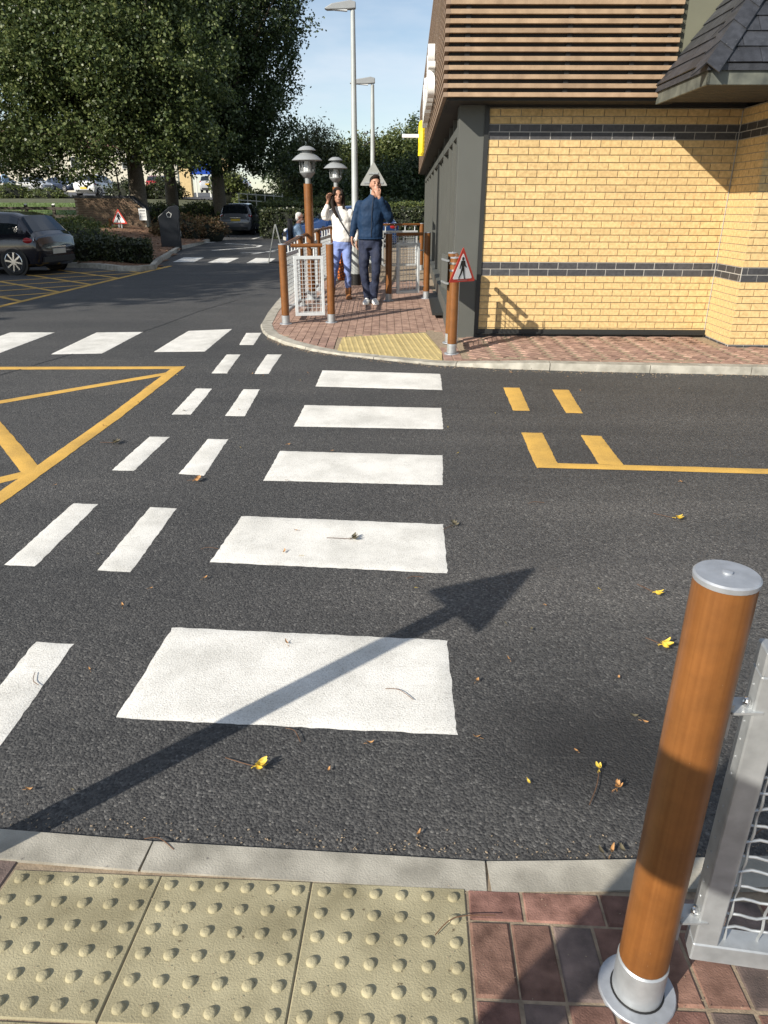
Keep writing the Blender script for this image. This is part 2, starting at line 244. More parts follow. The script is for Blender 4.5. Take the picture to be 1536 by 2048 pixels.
# ---------------------------------------------------------------- mesh helpers
class MB:
    def __init__(s): s.v = []; s.f = []; s.mi = []
    def add(s, vs, fs):
        o = len(s.v); s.v += [tuple(v) for v in vs]; s.f += [tuple(i + o for i in f) for f in fs]; return s
    def box(s, c, d, rz=0, m=None):
        x, y, z = [k / 2 for k in d]; P = [Vector((a * x, b * y, e * z)) for a in (-1, 1) for b in (-1, 1) for e in (-1, 1)]
        q = Matrix.Rotation(rz, 4, 'Z')
        if m is not None: q = m
        P = [q @ p + Vector(c) for p in P]
        return s.add(P, [(0, 1, 3, 2), (4, 6, 7, 5), (0, 4, 5, 1), (2, 3, 7, 6), (0, 2, 6, 4), (1, 5, 7, 3)])
    def prism(s, poly, z0, z1):          # poly = ccw xy list; z0/z1 numbers or functions of (x, y)
        n = len(poly); g0 = z0 if callable(z0) else (lambda x, y: z0); g1 = z1 if callable(z1) else (lambda x, y: z1)
        P = [(x, y, g0(x, y)) for x, y in poly] + [(x, y, g1(x, y)) for x, y in poly]
        return s.add(P, [tuple(range(n))[::-1], tuple(range(n, 2 * n))] + [(i, (i + 1) % n, n + (i + 1) % n, n + i) for i in range(n)])
    def slab(s, pts, off):               # polygon in 3D thickened by the vector off
        n = len(pts); off = Vector(off); P = [Vector(p) for p in pts] + [Vector(p) + off for p in pts]
        return s.add(P, [tuple(range(n))[::-1], tuple(range(n, 2 * n))] + [(i, (i + 1) % n, n + (i + 1) % n, n + i) for i in range(n)])
    def tube(s, pts, r, seg=12, cap=True):
        pts = [Vector(p) for p in pts]; n = len(pts); rr = r if isinstance(r, (list, tuple)) else [r] * n
        t = (pts[1] - pts[0]).normalized(); a = t.orthogonal().normalized(); o = len(s.v)
        for i, p in enumerate(pts):
            tt = ((pts[min(i + 1, n - 1)] - pts[max(i - 1, 0)])).normalized()
            a = (a - tt * a.dot(tt)); a = a.normalized() if a.length > 1e-6 else tt.orthogonal().normalized(); b = tt.cross(a)
            for k in range(seg):
                w = 2 * math.pi * k / seg; s.v.append(tuple(p + (a * math.cos(w) + b * math.sin(w)) * rr[i]))
        for i in range(n - 1):
            for k in range(seg): s.f.append((o + i * seg + k, o + i * seg + (k + 1) % seg, o + (i + 1) * seg + (k + 1) % seg, o + (i + 1) * seg + k))
        if cap: s.f.append(tuple(range(o, o + seg))[::-1]); s.f.append(tuple(range(o + (n - 1) * seg, o + n * seg)))
        return s
    def lathe(s, prof, c=(0, 0, 0), seg=24):   # prof = [(r, z)...] from bottom to top
        o = len(s.v); n = len(prof)
        for r, z in prof:
            for k in range(seg): w = 2 * math.pi * k / seg; s.v.append((c[0] + r * math.cos(w), c[1] + r * math.sin(w), c[2] + z))
        for i in range(n - 1):
            for k in range(seg): s.f.append((o + i * seg + k, o + i * seg + (k + 1) % seg, o + (i + 1) * seg + (k + 1) % seg, o + (i + 1) * seg + k))
        s.f.append(tuple(range(o, o + seg))[::-1]); s.f.append(tuple(range(o + (n - 1) * seg, o + n * seg))); return s
    def ell(s, c, r, seg=12, ring=8, m=None):
        prof = []; o = len(s.v); c = Vector(c)
        for i in range(ring + 1):
            ph = math.pi * i / ring
            for k in range(seg):
                w = 2 * math.pi * k / seg; p = Vector((r[0] * math.sin(ph) * math.cos(w), r[1] * math.sin(ph) * math.sin(w), -r[2] * math.cos(ph)))
                s.v.append(tuple((m @ p if m is not None else p) + c))
        for i in range(ring):
            for k in range(seg): s.f.append((o + i * seg + k, o + i * seg + (k + 1) % seg, o + (i + 1) * seg + (k + 1) % seg, o + (i + 1) * seg + k))
        return s
    def loft(s, rings, closed=True, cap=True):
        o = len(s.v); n = len(rings[0])
        for r in rings: s.v += [tuple(p) for p in r]
        for i in range(len(rings) - 1):
            for k in range(n if closed else n - 1): s.f.append((o + i * n + k, o + i * n + (k + 1) % n, o + (i + 1) * n + (k + 1) % n, o + (i + 1) * n + k))
        if cap: s.f.append(tuple(range(o, o + n))[::-1]); s.f.append(tuple(range(o + (len(rings) - 1) * n, o + len(rings) * n)))
        return s
    def mesh(s, name, m=None, smooth=False, ang=35):
        me = bpy.data.meshes.new(name); me.from_pydata(s.v, [], s.f)
        if smooth:
            me.polygons.foreach_set('use_smooth', [True] * len(me.polygons)); me.update()
            try: me.set_sharp_from_angle(angle=R(ang))
            except Exception: pass
        if m: me.materials.append(MATS[m] if isinstance(m, str) else m)
        me.update(); return me
    def build(s, name, m, parent=None, smooth=False, ang=35, loc=None):
        return put(name, s.mesh(name, m, smooth, ang), parent, loc)
def put(name, me, parent=None, loc=None, rz=None):
    o = bpy.data.objects.new(name, me); col.objects.link(o)
    if parent: o.parent = parent
    if loc is not None: o.location = loc
    if rz is not None: o.rotation_euler = (0, 0, rz)
    return o
def tag(o, label, cat, group=None):
    o['label'] = label; o['category'] = cat
    if group: o['group'] = group
    return o
def thing(name, label, cat, loc=(0, 0, 0), rz=0, group=None):
    o = bpy.data.objects.new(name, None); col.objects.link(o); o.location = loc; o.rotation_euler = (0, 0, rz); o.empty_display_size = .2
    return tag(o, label, cat, group)
def struct(o): o['kind'] = 'structure'; return o
def bevel(o, w=.004, seg=1):
    b = o.modifiers.new('bevel', 'BEVEL'); b.width = w; b.segments = seg; b.limit_method = 'ANGLE'; return o
def copy_tree(o, parent=None):
    c = o.copy(); col.objects.link(c); c.parent = parent
    for ch in list(o.children): copy_tree(ch, c)
    return c
def interp(K, x):
    if x <= K[0][0]: return K[0][1]
    for (a, b), (c, d) in zip(K, K[1:]):
        if x <= c: return b + (d - b) * (x - a) / (c - a)
    return K[-1][1]
def sstep(a, b, x): t = max(0, min(1, (x - a) / (b - a))); return t * t * (3 - 2 * t)
def clip(poly, conv):                    # clip an xy polygon by a convex ccw polygon
    out = list(poly)
    for (ax, ay), (bx, by) in zip(conv, conv[1:] + conv[:1]):
        inp = out; out = []
        if not inp: return []
        side = lambda p: (bx - ax) * (p[1] - ay) - (by - ay) * (p[0] - ax)
        for p, q in zip(inp, inp[1:] + inp[:1]):
            sp, sq = side(p), side(q)
            if sp >= 0: out.append(p)
            if (sp >= 0) != (sq >= 0): t = sp / (sp - sq); out.append((p[0] + (q[0] - p[0]) * t, p[1] + (q[1] - p[1]) * t))
    return out
def area(p): return abs(sum(a[0] * b[1] - b[0] * a[1] for a, b in zip(p, p[1:] + p[:1]))) / 2
def inside(p, poly):
    x, y = p; r = False
    for (x1, y1), (x2, y2) in zip(poly, poly[1:] + poly[:1]):
        if (y1 > y) != (y2 > y) and x < (x2 - x1) * (y - y1) / (y2 - y1) + x1: r = not r
    return r
def shrink(p, d):                        # pull polygon towards its centre by about d
    cx = sum(a[0] for a in p) / len(p); cy = sum(a[1] for a in p) / len(p); o = []
    for x, y in p:
        l = math.hypot(x - cx, y - cy) or 1; o.append((x + (cx - x) / l * d, y + (cy - y) / l * d))
    return o
# ---------------------------------------------------------------- ground heights
RK = [(-80, 0), (3.2, 0), (5.6, .055), (7.2, .13), (9, .15), (20, .18), (46, .18)]
PK = [(-80, .17), (7.4, .17), (8.8, .175), (10, .20), (11.5, .26), (13, .29), (200, .29)]
def zr(x, y=None): return interp(RK, y)
def zp(x, y):
    b = interp(PK, y) + .022 * sstep(.9, 1.6, x) * (1 - sstep(9, 10, y))
    d = sstep(-1.3, -.55, x) * (1 - sstep(.62, 1.05, x)) * (1 - sstep(7.6, 8.9, y))
    return b * (1 - d) + .150 * d
def zn(x, y): return max(0, .1056 * (1.40 - y)) + .004
TK = [(-500, -.06), (36, .10), (42, .25), (46, .9), (56, 2.0), (84, 2.8), (130, 3.3), (600, 9)]
def zt(x, y):
    return interp(TK, y - 5 * sstep(-10.5, -8.5, x) + 3 * sstep(-11, -18, x)) if y > 20 else -.06
# terrain sheet to the horizon
def grid(name, xs, ys, fz, m, keep=None):
    b = MB(); n = len(xs)
    for y in ys:
        for x in xs: b.v.append((x, y, fz(x, y)))
    for j in range(len(ys) - 1):
        for i in range(n - 1):
            if keep is None or keep((xs[i] + xs[i + 1]) / 2, (ys[j] + ys[j + 1]) / 2): b.f.append((j * n + i, j * n + i + 1, (j + 1) * n + i + 1, (j + 1) * n + i))
    return b.build(name, m, smooth=True)
XS = [-600, -300, -150, -90, -60] + [-50 + i * 2 for i in range(41)] + [45, 80, 150, 300, 600]
YS = [-300, -100, -40, -12] + [0 + i * 2 for i in range(60)] + [130, 160, 220, 320, 600]
struct(grid('terrain', XS, YS, zt, 'terrain'))
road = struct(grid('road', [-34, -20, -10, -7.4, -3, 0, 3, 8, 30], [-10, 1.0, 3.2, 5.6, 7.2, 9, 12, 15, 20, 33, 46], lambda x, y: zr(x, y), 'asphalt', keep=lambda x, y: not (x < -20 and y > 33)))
# ---------------------------------------------------------------- painted markings
def marking(name, q, m, dz=.005, jit=.003, parent=None):
    a, b_, c, d = [Vector((p[0], p[1], 0)) for p in q]          # a,b far edge; d,c near edge
    nx = max(2, int((b_ - a).length / .03)); ny = max(2, int((d - a).length / .03)); nx = min(nx, 60); ny = min(ny, 90); mb = MB()
    for j in range(ny + 1):
        for i in range(nx + 1):
            s, t = i / nx, j / ny; p = a.lerp(b_, s).lerp(d.lerp(c, s), t)
            e = jit if i in (0, nx) or j in (0, ny) else 0
            if i in (0, nx) and j in (0, ny): e = jit * 1.6
            mb.v.append((p.x + random.uniform(-e, e), p.y + random.uniform(-e, e), zr(0, p.y) + dz - (.004 if (i in (0, nx) or j in (0, ny)) else 0)))
    w = nx + 1
    for j in range(ny):
        for i in range(nx): mb.f.append((j * w + i, (j + 1) * w + i, (j + 1) * w + i + 1, j * w + i + 1))
    return mb.build(name, m, parent or road, smooth=True)
STR = [[(-.62, 7.11), (.55, 6.99), (.53, 6.43), (-.64, 6.53)], [(-.68, 5.96), (.48, 5.89), (.46, 5.33), (-.71, 5.39)], [(-.74, 4.82), (.41, 4.74), (.37, 4.19), (-.77, 4.26)],
       [(-.81, 3.72), (.33, 3.62), (.31, 3.06), (-.87, 3.17)], [(-.89, 2.57), (.26, 2.48), (.25, 1.91), (-.93, 1.99)],
       [(-3.66, 9.22), (-3.09, 9.27), (-3.11, 7.89), (-3.65, 7.83)], [(-2.53, 9.36), (-2.00, 9.53), (-2.01, 8.02), (-2.57, 7.98)], [(-4.75, 9.20), (-4.19, 9.21), (-4.24, 7.90), (-4.73, 7.89)],
       [(-5.83, 9.15), (-5.27, 9.18), (-5.3, 7.86), (-5.83, 7.84)],
       [(-6.15, 23.05), (-5.53, 23.08), (-5.37, 21.17), (-5.96, 21.14)], [(-5.0, 22.88), (-4.43, 22.91), (-4.36, 20.84), (-4.95, 21.0)], [(-3.92, 22.93), (-3.30, 22.74), (-3.22, 20.89), (-3.84, 20.86)]]
for q in STR: marking('crossing_stripe', q, 'white_paint')
DSH = [[(-1.76, 9.22), (-1.57, 9.23), (-1.53, 8.41), (-1.70, 8.41)], [(-1.73, 7.86), (-1.58, 7.86), (-1.55, 6.98), (-1.70, 6.98)], [(-1.29, 7.87), (-1.13, 7.87), (-1.14, 6.97), (-1.28, 6.96)],
       [(-1.73, 6.45), (-1.58, 6.45), (-1.59, 5.69), (-1.75, 5.69)], [(-1.29, 6.43), (-1.14, 6.43), (-1.14, 5.65), (-1.30, 5.66)], [(-1.76, 5.13), (-1.61, 5.12), (-1.65, 4.42), (-1.80, 4.43)],
       [(-1.31, 5.08), (-1.16, 5.07), (-1.17, 4.34), (-1.34, 4.37)], [(-1.84, 3.89), (-1.69, 3.88), (-1.72, 3.12), (-1.88, 3.13)], [(-1.37, 3.84), (-1.21, 3.82), (-1.23, 3.06), (-1.40, 3.08)],
       [(-1.42, 2.46), (-1.26, 2.44), (-1.26, 1.72), (-1.42, 1.74)], [(-1.88, 2.5), (-1.73, 2.49), (-1.74, 1.76), (-1.9, 1.77)]]
for q in DSH: marking('lane_dash', q, 'white_paint')
for q in [[(1.10, 6.52), (1.25, 6.51), (1.22, 5.82), (1.08, 5.83)], [(1.54, 6.46), (1.69, 6.45), (1.65, 5.76), (1.51, 5.77)], [(1.05, 5.26), (1.21, 5.25), (1.18, 4.58), (1.02, 4.50)], [(1.49, 5.20), (1.64, 5.18), (1.62, 4.56), (1.46, 4.58)]]: marking('yellow_dash', q, 'yellow_paint')
marking('yellow_line', [(1.04, 4.60), (9.0, 4.06), (9.0, 3.96), (1.03, 4.505)], 'yellow_paint', .0062)
def yline(p, q, w, dz=.005):
    p, q = Vector((*p, 0)), Vector((*q, 0)); n = (q - p).normalized(); n = Vector((-n.y, n.x, 0)) * w / 2
    marking('yellow_line', [(p + n)[:2], (q + n)[:2], (q - n)[:2], (p - n)[:2]], 'yellow_paint', dz)
yline((-8.5, 7.02), (-2.03, 7.2), .11); marking('yellow_line', [(-2.03, 7.25), (-2.145, 7.25), (-2.475, 3.2), (-2.36, 3.2)][::-1], 'yellow_paint', .0062) if 0 else yline((-2.085, 7.22), (-2.37, 3.1), .115, .0062)
yline((-2.1, 6.99), (-5.2, 4.5), .1, .0056); yline((-2.29, 4.37), (-4.3, 7.05), .12, .0056); yline((-2.33, 4.37), (-3.9, 2.75), .11, .0056)
yline((-6.12, 11.3), (-5.62, 19.7), .12, .0062)
for k in range(6):
    y = 12.3 + k * 1.35; x = -6.12 + (y - 11.3) / 8.4 * .5
    yline((x, y), (x - 2.6, y + 2.4), .10, .0054)
    if k: yline((x, y), (x - 2.4, y - 2.2), .10, .0058)
for p, q in [((-6.12, 26.79), (-4.91, 29.23)), ((-4.91, 29.23), (-4.96, 30.37)), ((-4.96, 30.37), (-6.71, 31.9)), ((-4.36, 24.88), (-3.91, 26.93)), ((-4.83, 25.4), (-3.8, 26.18)), ((-6.33, 36.41), (-6.37, 42.3)), ((-8.14, 30.54), (-7.42, 33.21)), ((-9.7, 36.6), (-9.8, 42))]:
    p, q = Vector((*p, 0)), Vector((*q, 0)); n = (q - p).normalized(); n = Vector((-n.y, n.x, 0)) * .07
    marking('bay_line', [(p + n)[:2], (q + n)[:2], (q - n)[:2], (p - n)[:2]], 'white_paint')
# ---------------------------------------------------------------- kerbs and pavements
def offset_line(P, d):
    out = []
    for i, p in enumerate(P):
        a = Vector(P[max(i - 1, 0)]); b = Vector(P[min(i + 1, len(P) - 1)]); t = (b - a).normalized(); out.append((p[0] - t.y * d, p[1] + t.x * d))
    return out
def resample(P, step):
    out = [Vector(P[0])]; acc = 0
    for a, b in zip(P, P[1:]):
        a, b = Vector(a), Vector(b); l = (b - a).length; n = max(1, int(l / step))
        for k in range(1, n + 1): out.append(a.lerp(b, k / n))
    return out
SEAM = [tuple(p) for p in resample([(-6.2, 5.2), (-3.95, 6.42), (-3.63, 7.12), (-3.3, 8.25), (-3.02, 9.66), (-2.82, 11.2), (-2.5, 12.6)], .2)]
W2 = offset_line(SEAM, .016); sm_ = MB()
for (a, b), (c, d) in zip(zip(SEAM, SEAM[1:]), zip(W2, W2[1:])): sm_.add([(a[0], a[1], zr(0, a[1]) + .002), (b[0], b[1], zr(0, b[1]) + .002), (d[0], d[1], zr(0, d[1]) + .002), (c[0], c[1], zr(0, c[1]) + .002)], [(0, 1, 2, 3)])
sm_.build('tar_seam', 'black', road)
def kerb_stones(line, width, ftop, fbot, parent, length=.914, gap=.004):
    P = resample(line, .08); I = offset_line([tuple(p) for p in P], width); s = 0; start = 0
    for k in range(1, len(P)):
        s += (P[k] - P[k - 1]).length
        if s >= length or k == len(P) - 1:
            mb = MB(); rings = []; dirv = (P[k] - P[start]).normalized(); 
            for j in range(start, k + 1):
                o = P[j].copy(); i_ = Vector(I[j])
                if j == start: o += dirv * gap; i_ += dirv * gap
                if j == k: o -= dirv * gap; i_ -= dirv * gap
                zt_ = ftop(o.x, o.y); zb = fbot(o.x, o.y); e = (i_ - o).normalized(); c = .014
                rings.append([(o.x, o.y, zb), (o.x + e.x * .004, o.y + e.y * .004, zt_ - c), (o.x + e.x * c, o.y + e.y * c, zt_), (i_.x, i_.y, zt_), (i_.x, i_.y, zb)])
            mb.loft(rings); mb.build('kerb_stone', 'kerb', parent, smooth=True, ang=50)
            s = 0; start = k
OUT = [(-1.72, 30), (-1.72, 13), (-1.705, 12), (-1.694, 10.57), (-1.65, 9.663), (-1.56, 9.25), (-1.441, 8.9), (-1.164, 8.42), (-.836, 8.07), (-.487, 7.829), (-.048, 7.601), (.469, 7.36), (1.168, 7.19), (2.151, 7.086), (3.124, 7.023), (3.774, 6.976), (9, 6.62)]
INN = offset_line(OUT, .15)
path = struct(grid('far_pavement', [-1.75 + i * .1 for i in range(110)], [6.5 + i * .1 for i in range(60)] + [13 + i for i in range(18)], lambda x, y: zp(x, y) - .006, 'joint_sand',
                   keep=lambda x, y: inside((x, y), offset_line(OUT, .05) + [(9, 30)])))
def kt(x, y): return zp(x, y) + .006
kerb_stones(OUT, .15, kt, lambda x, y: zr(x, y) - .1, path)
# far tactile tiles
TQ = [(-.529, 7.95), (.607, 7.52), (.711, 9.153), (-.51, 8.763)]
def dome(mb, x, y, z, r=.0125, h=.005, seg=8):
    mb.lathe([(r * 1.15, -.002), (r, h * .55), (r * .78, h * .9), (r * .4, h)], (x, y, z), seg)
ty = math.atan2(TQ[2][1] - TQ[3][1], TQ[2][0] - TQ[3][0]) * .35
co, sn = math.cos(ty), math.sin(ty)
for i in range(3):
    for j in range(5):
        loc_ = lambda u, v: (-.51 + u * co - v * sn - .0, 7.42 + u * sn + v * co)
        q = [loc_(i * .4 + .003, j * .4 + .003), loc_(i * .4 + .397, j * .4 + .003), loc_(i * .4 + .397, j * .4 + .397), loc_(i * .4 + .003, j * .4 + .397)]
        c = clip(q, TQ)
        if len(c) < 3 or area(c) < .004: continue
        mb = MB(); mb.prism(c, lambda x, y: zp(x, y) - .05, lambda x, y: zp(x, y) + .004)
        ins = shrink(c, .012)
        for a in range(6):
            for b in range(6):
                x, y = loc_(i * .4 + .0335 + a * .0666, j * .4 + .0335 + b * .0666)
                if inside((x, y), ins): dome(mb, x, y, zp(x, y) + .004, .0145, .006, 6)
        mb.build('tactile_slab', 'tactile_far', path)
# far paving blocks: long side away along the path, stretchers along the kerb, herringbone by the wall
def brick_mesh(name, l, w, h, m, c=.005):
    mb = MB(); x, y = l / 2, w / 2
    mb.loft([[(-x, -y, -h), (x, -y, -h), (x, y, -h), (-x, y, -h)], [(-x, -y, -c), (x, -y, -c), (x, y, -c), (-x, y, -c)], [(-x + c, -y + c, 0), (x - c, -y + c, 0), (x - c, y - c, 0), (-x + c, y - c, 0)]])
    return mb.mesh(name, m)
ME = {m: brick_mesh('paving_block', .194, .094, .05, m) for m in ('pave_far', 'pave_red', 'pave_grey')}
kin = offset_line(OUT, .06) + [(9, 30)]
def okb(x, y, l, w, a):
    ca, sa = math.cos(a), math.sin(a)
    for s, t in ((-1, -1), (1, -1), (1, 1), (-1, 1)):
        px, py = x + s * l / 2 * ca - t * w / 2 * sa, y + s * l / 2 * sa + t * w / 2 * ca
        if not inside((px, py), kin): return False
        if inside((px, py), shrink(TQ, .035)): return False
        if px > .95 and py > 8.86: return False
        if px > 3.92 and py > 8.2: return False
    return True
cand = []
for i in range(26):                    # path
    for j in range(36):
        x = -1.62 + i * .1; y = 7.4 + j * .2 + (.1 if i % 2 else 0)
        if x < .86 and okb(x, y, .2, .1, R(90)): cand.append((x, y, R(90)))
for i in range(42):                    # stretcher border row along the right kerb
    t = i * .2 + .1; x = .95 + t; a = math.atan2(-.15, 2); y = interp(INN[11:], x) + .062 if 0 else None
for k in range(30):
    x = .9 + k * .2; yk = None
    for (x1, y1), (x2, y2) in zip(INN, INN[1:]):
        if x1 <= x <= x2 and y1 < 9: yk = y1 + (y2 - y1) * (x - x1) / (x2 - x1); aa = math.atan2(y2 - y1, x2 - x1)
    if yk and x < 6: cand.append((x, yk + .055, aa))
for i in range(-6, 40):                # herringbone strip in front of the wall
    for j in range(-40, 40):
        for hv in (0, 1):
            # 90-degree herringbone rotated by 45
            bx = (i + j) * .1 + (i - j) * 0 ; 
            gx = j * .1 + i * .2 + (.05 if hv == 0 else .15); gy = j * .1 + (0 if hv == 0 else .05)
            px, py, a = (gx, gy, 0) if hv == 0 else (gx, gy, R(90))
            if hv == 1: px, py = j * .1 + i * .4 + .15 + .0, j * .1 - .05 + .1
            if hv == 0: px, py = j * .1 + i * .4 + 0.0, j * .1
            ca = math.cos(R(45)); X = 1.0 + px * ca - py * ca; Y = 7.9 + px * ca + py * ca
            if not (.86 < X < 6): continue
            yk = None
            for (x1, y1), (x2, y2) in zip(INN, INN[1:]):
                if x1 <= X <= x2 and y1 < 9: yk = y1 + (y2 - y1) * (X - x1) / (x2 - x1)
            if yk and Y > yk + .17 and Y < 8.84 and okb(X, Y, .2, .1, a + R(45)): cand.append((X, Y, a + R(45)))
cand.sort(key=lambda c: c[1] + abs(c[0]) * .15)
stuff = MB()
for k, (x, y, a) in enumerate(cand):
    z = zp(x, y) + random.uniform(0, .003)
    sl_ = (zp(x, y + .05) - zp(x, y - .05)) / .1
    if k < 300:
        o = put('paving_block', ME['pave_far'], path, (x, y, z))
        o.rotation_euler = (Quaternion((1, 0, 0), math.atan(sl_)) @ Quaternion((0, 0, 1), a)).to_euler()
    else:
        ca, sa = math.cos(a), math.sin(a); l, w = .097, .047
        P = [(x + s * l * ca - t * w * sa, y + s * l * sa + t * w * ca) for s, t in ((-1, -1), (1, -1), (1, 1), (-1, 1))]
        stuff.prism(P, lambda X, Y: zp(X, Y) - .04, lambda X, Y: zp(X, Y) + .001)
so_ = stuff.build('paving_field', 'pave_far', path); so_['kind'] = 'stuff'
# ---------------------------------------------------------------- near pavement
near = struct(grid('near_pavement', [-6, -3, -1.5, -.6, .3, 1, 2, 4, 8], [-6, -3, -1, 0, .4, .8, 1.1, 1.25, 1.36, 1.402], lambda x, y: zn(x, y) - .0035, 'joint_sand'))
NK = [(8, 1.40), (3, 1.405), (.896, 1.419), (.279, 1.411), (-.654, 1.474), (-1.096, 1.516), (-2, 1.6), (-6, 2.0)]
NK = [(8, 1.40), (2.107, 1.41), (1.193, 1.416), (.279, 1.411), (-.640, 1.473), (-1.55, 1.557), (-2.46, 1.645), (-6, 2.0)]
for a, b in zip(NK, NK[1:]):
    a, b = Vector(a), Vector(b); d = (b - a).normalized(); nrm = Vector((-d.y, d.x)); 
    if nrm.y > 0: nrm = -nrm
    top = lambda x: .010 + .03 * sstep(.25, 1.6, x)
    rings = []
    for k in range(9):
        p = a.lerp(b, k / 8); 
        if k == 0: p += d * .0025
        if k == 8: p -= d * .0025
        q = p + nrm * .108; z = top(p.x); c = .012
        rings.append([(p.x, p.y, -.1), (p.x + nrm.x * .003, p.y + nrm.y * .003, z - c), (p.x + nrm.x * c, p.y + nrm.y * c, z), (q.x, q.y, z + .002), (q.x, q.y, -.1)])
    MB().loft([r[::-1] for r in rings]).build('kerb_stone', 'kerb', near, smooth=True, ang=50)
TA = -.0482; tca, tsa = math.cos(TA), math.sin(TA)
def TN(u, v): return (-.5841 + u * tca - v * tsa, 1.3529 + u * tsa + v * tca)
tl = MB(); c = .003
tl.loft([[(-.1985, -.1985, -.05), (.1985, -.1985, -.05), (.1985, .1985, -.05), (-.1985, .1985, -.05)], [(-.1985, -.1985, -c), (.1985, -.1985, -c), (.1985, .1985, -c), (-.1985, .1985, -c)], [(-.1985 + c, -.1985 + c, 0), (.1985 - c, -.1985 + c, 0), (.1985 - c, .1985 - c, 0), (-.1985 + c, .1985 - c, 0)]])
for a in range(6):
    for b in range(6): tl.lathe([(.0155, -.003), (.0132, .0042), (.0100, .0066), (.0055, .0072)], (-.1665 + a * .0666, -.1665 + b * .0666, 0), 14)
tlm = tl.mesh('tactile_slab', 'tactile', True, 40)
tilt = -math.atan(.1056)
for i in range(-1, 2):
    for j in range(3):
        x, y = TN(i * .4 + .2, -j * .4 - .2); o = put('tactile_slab', tlm, near, (x, y, zn(x, y) + random.uniform(0, .0015)))
        o.rotation_euler = (Quaternion((1, 0, 0), tilt) @ Quaternion((0, 0, 1), TA + random.uniform(-.004, .004))).to_euler()
nb = {m: brick_mesh('paving_block', .196, .096, .06, m, .006) for m in ('pave_red', 'pave_grey')}
nb2 = {m: brick_mesh('paving_block', .136, .096, .06, m, .006) for m in ('pave_red', 'pave_grey')}
def nbrick(u, v, a, short=False, m=None):
    x, y = TN(u, v); m = m or random.choice(['pave_red', 'pave_red', 'pave_grey'])
    o = put('paving_block', (nb2 if short else nb)[m], near, (x, y, zn(x, y) + random.uniform(-.001, .003)))
    o.rotation_euler = (Quaternion((1, 0, 0), tilt + random.uniform(-.008, .008)) @ Quaternion((0, 1, 0), random.uniform(-.008, .008)) @ Quaternion((0, 0, 1), TA + a + random.uniform(-.008, .008))).to_euler()
nbrick(.872, -.05, 0, True, 'pave_red')
for k in range(14): nbrick(1.04 + k * .2, -.05, 0, False, 'pave_red' if k % 3 == 0 else None)
for r_ in range(4):
    for k in range(32):
        u = .852 + k * .1
        nbrick(u, -.2 - r_ * .2 + (.1 if k % 2 and k > 5 else 0) * 0, R(90), False)
for r_ in range(2):
    for k in range(6): nbrick(-.452 - r_ * .1, .0 - k * .2 - (.1 if r_ else 0), R(90))

grit = MB(); rq = random.Random(21)
def chip(x, y, z, s):
    a = rq.uniform(0, 6.28); q = Matrix.Rotation(a, 3, 'Z') @ Matrix.Rotation(rq.uniform(-.6, .6), 3, 'X')
    grit.add([q @ Vector(p) + Vector((x, y, z)) for p in ((-s, -s * .5, 0), (s, -s * .4, s * .2), (s * .7, s * .5, 0), (-s * .8, s * .5, s * .3), (0, 0, s * .7))], [(0, 1, 4), (1, 2, 4), (2, 3, 4), (3, 0, 4)])
for k in range(330):
    x = rq.uniform(-1.5, 1.4); y = interp([(p[0], p[1]) for p in NK[::-1]], x) + abs(rq.gauss(0, .035)) + .004; chip(x, y, .003, rq.uniform(.0012, .0045))
RKO = OUT[6:]
for k in range(900):
    i = rq.randrange(len(RKO) - 1); t_ = rq.random(); a, b = RKO[i], RKO[i + 1]; x = a[0] + (b[0] - a[0]) * t_; y = a[1] + (b[1] - a[1]) * t_ - abs(rq.gauss(0, .06)) - .004
    if x < 4.5: chip(x, y, zr(x, y) + .003, rq.uniform(.003, .009))
for k in range(500):
    x, y = rq.uniform(-1.2, 1.2), rq.uniform(.7, 1.33); chip(x, y, zn(x, y) + .004, rq.uniform(.0008, .0022))
o = grit.build('grit', 'joint_sand', road); o['kind'] = 'stuff'
# ---------------------------------------------------------------- restaurant building (local x along the brick wall, -y towards the road)
B = thing('restaurant_building', 'yellow brick restaurant with dark brick bands and timber slat cladding above', 'building', (1.2481, 8.8171, 0), -.0115)
ZB = 2.316
def part(name, mb, m, parent=B, smooth=False, bev=0):
    o = mb.build(name, m, parent, smooth)
    if bev: bevel(o, bev)
    return o
wall = part('wall', MB().box((1.24, .16, 1.25), (2.77, .30, 2.75)), 'mortar')
bayw = part('wall', MB().box((3.94, -.30, 1.25), (2.62, .72, 2.75)).box((3.94, .5, 1.25), (2.6, .9, 2.74)), 'mortar')
bandm = part('mortar_band', MB().box((1.24, .006, ZB - 18 * .075), (2.76, .01, .15)).box((1.24, .006, ZB + .075), (2.76, .01, .15)).box((3.94, -.3, ZB - 18 * .075), (2.632, .732, .15)).box((3.94, -.3, ZB + .075), (2.632, .732, .15)).box((3.94, -.3, ZB - 29 * .075), (2.632, .732, .15)), 'mortar_light')
def brickm(l, m, d=.05):
    mb = MB(); mb.box((0, d / 2, 0), (l - .009, d, .066)); return mb.mesh('brick', m)
cache = {}
def bm(l, m):
    k = (round(l, 3), m)
    if k not in cache: cache[k] = brickm(l, m)
    return cache[k]
stf = {'brick_yellow': MB(), 'brick_dark': MB()}
singles = 0
def course(r):
    if r in (-2, -1, 17, 18) or r >= 28: return 'brick_dark'
    return 'brick_yellow'
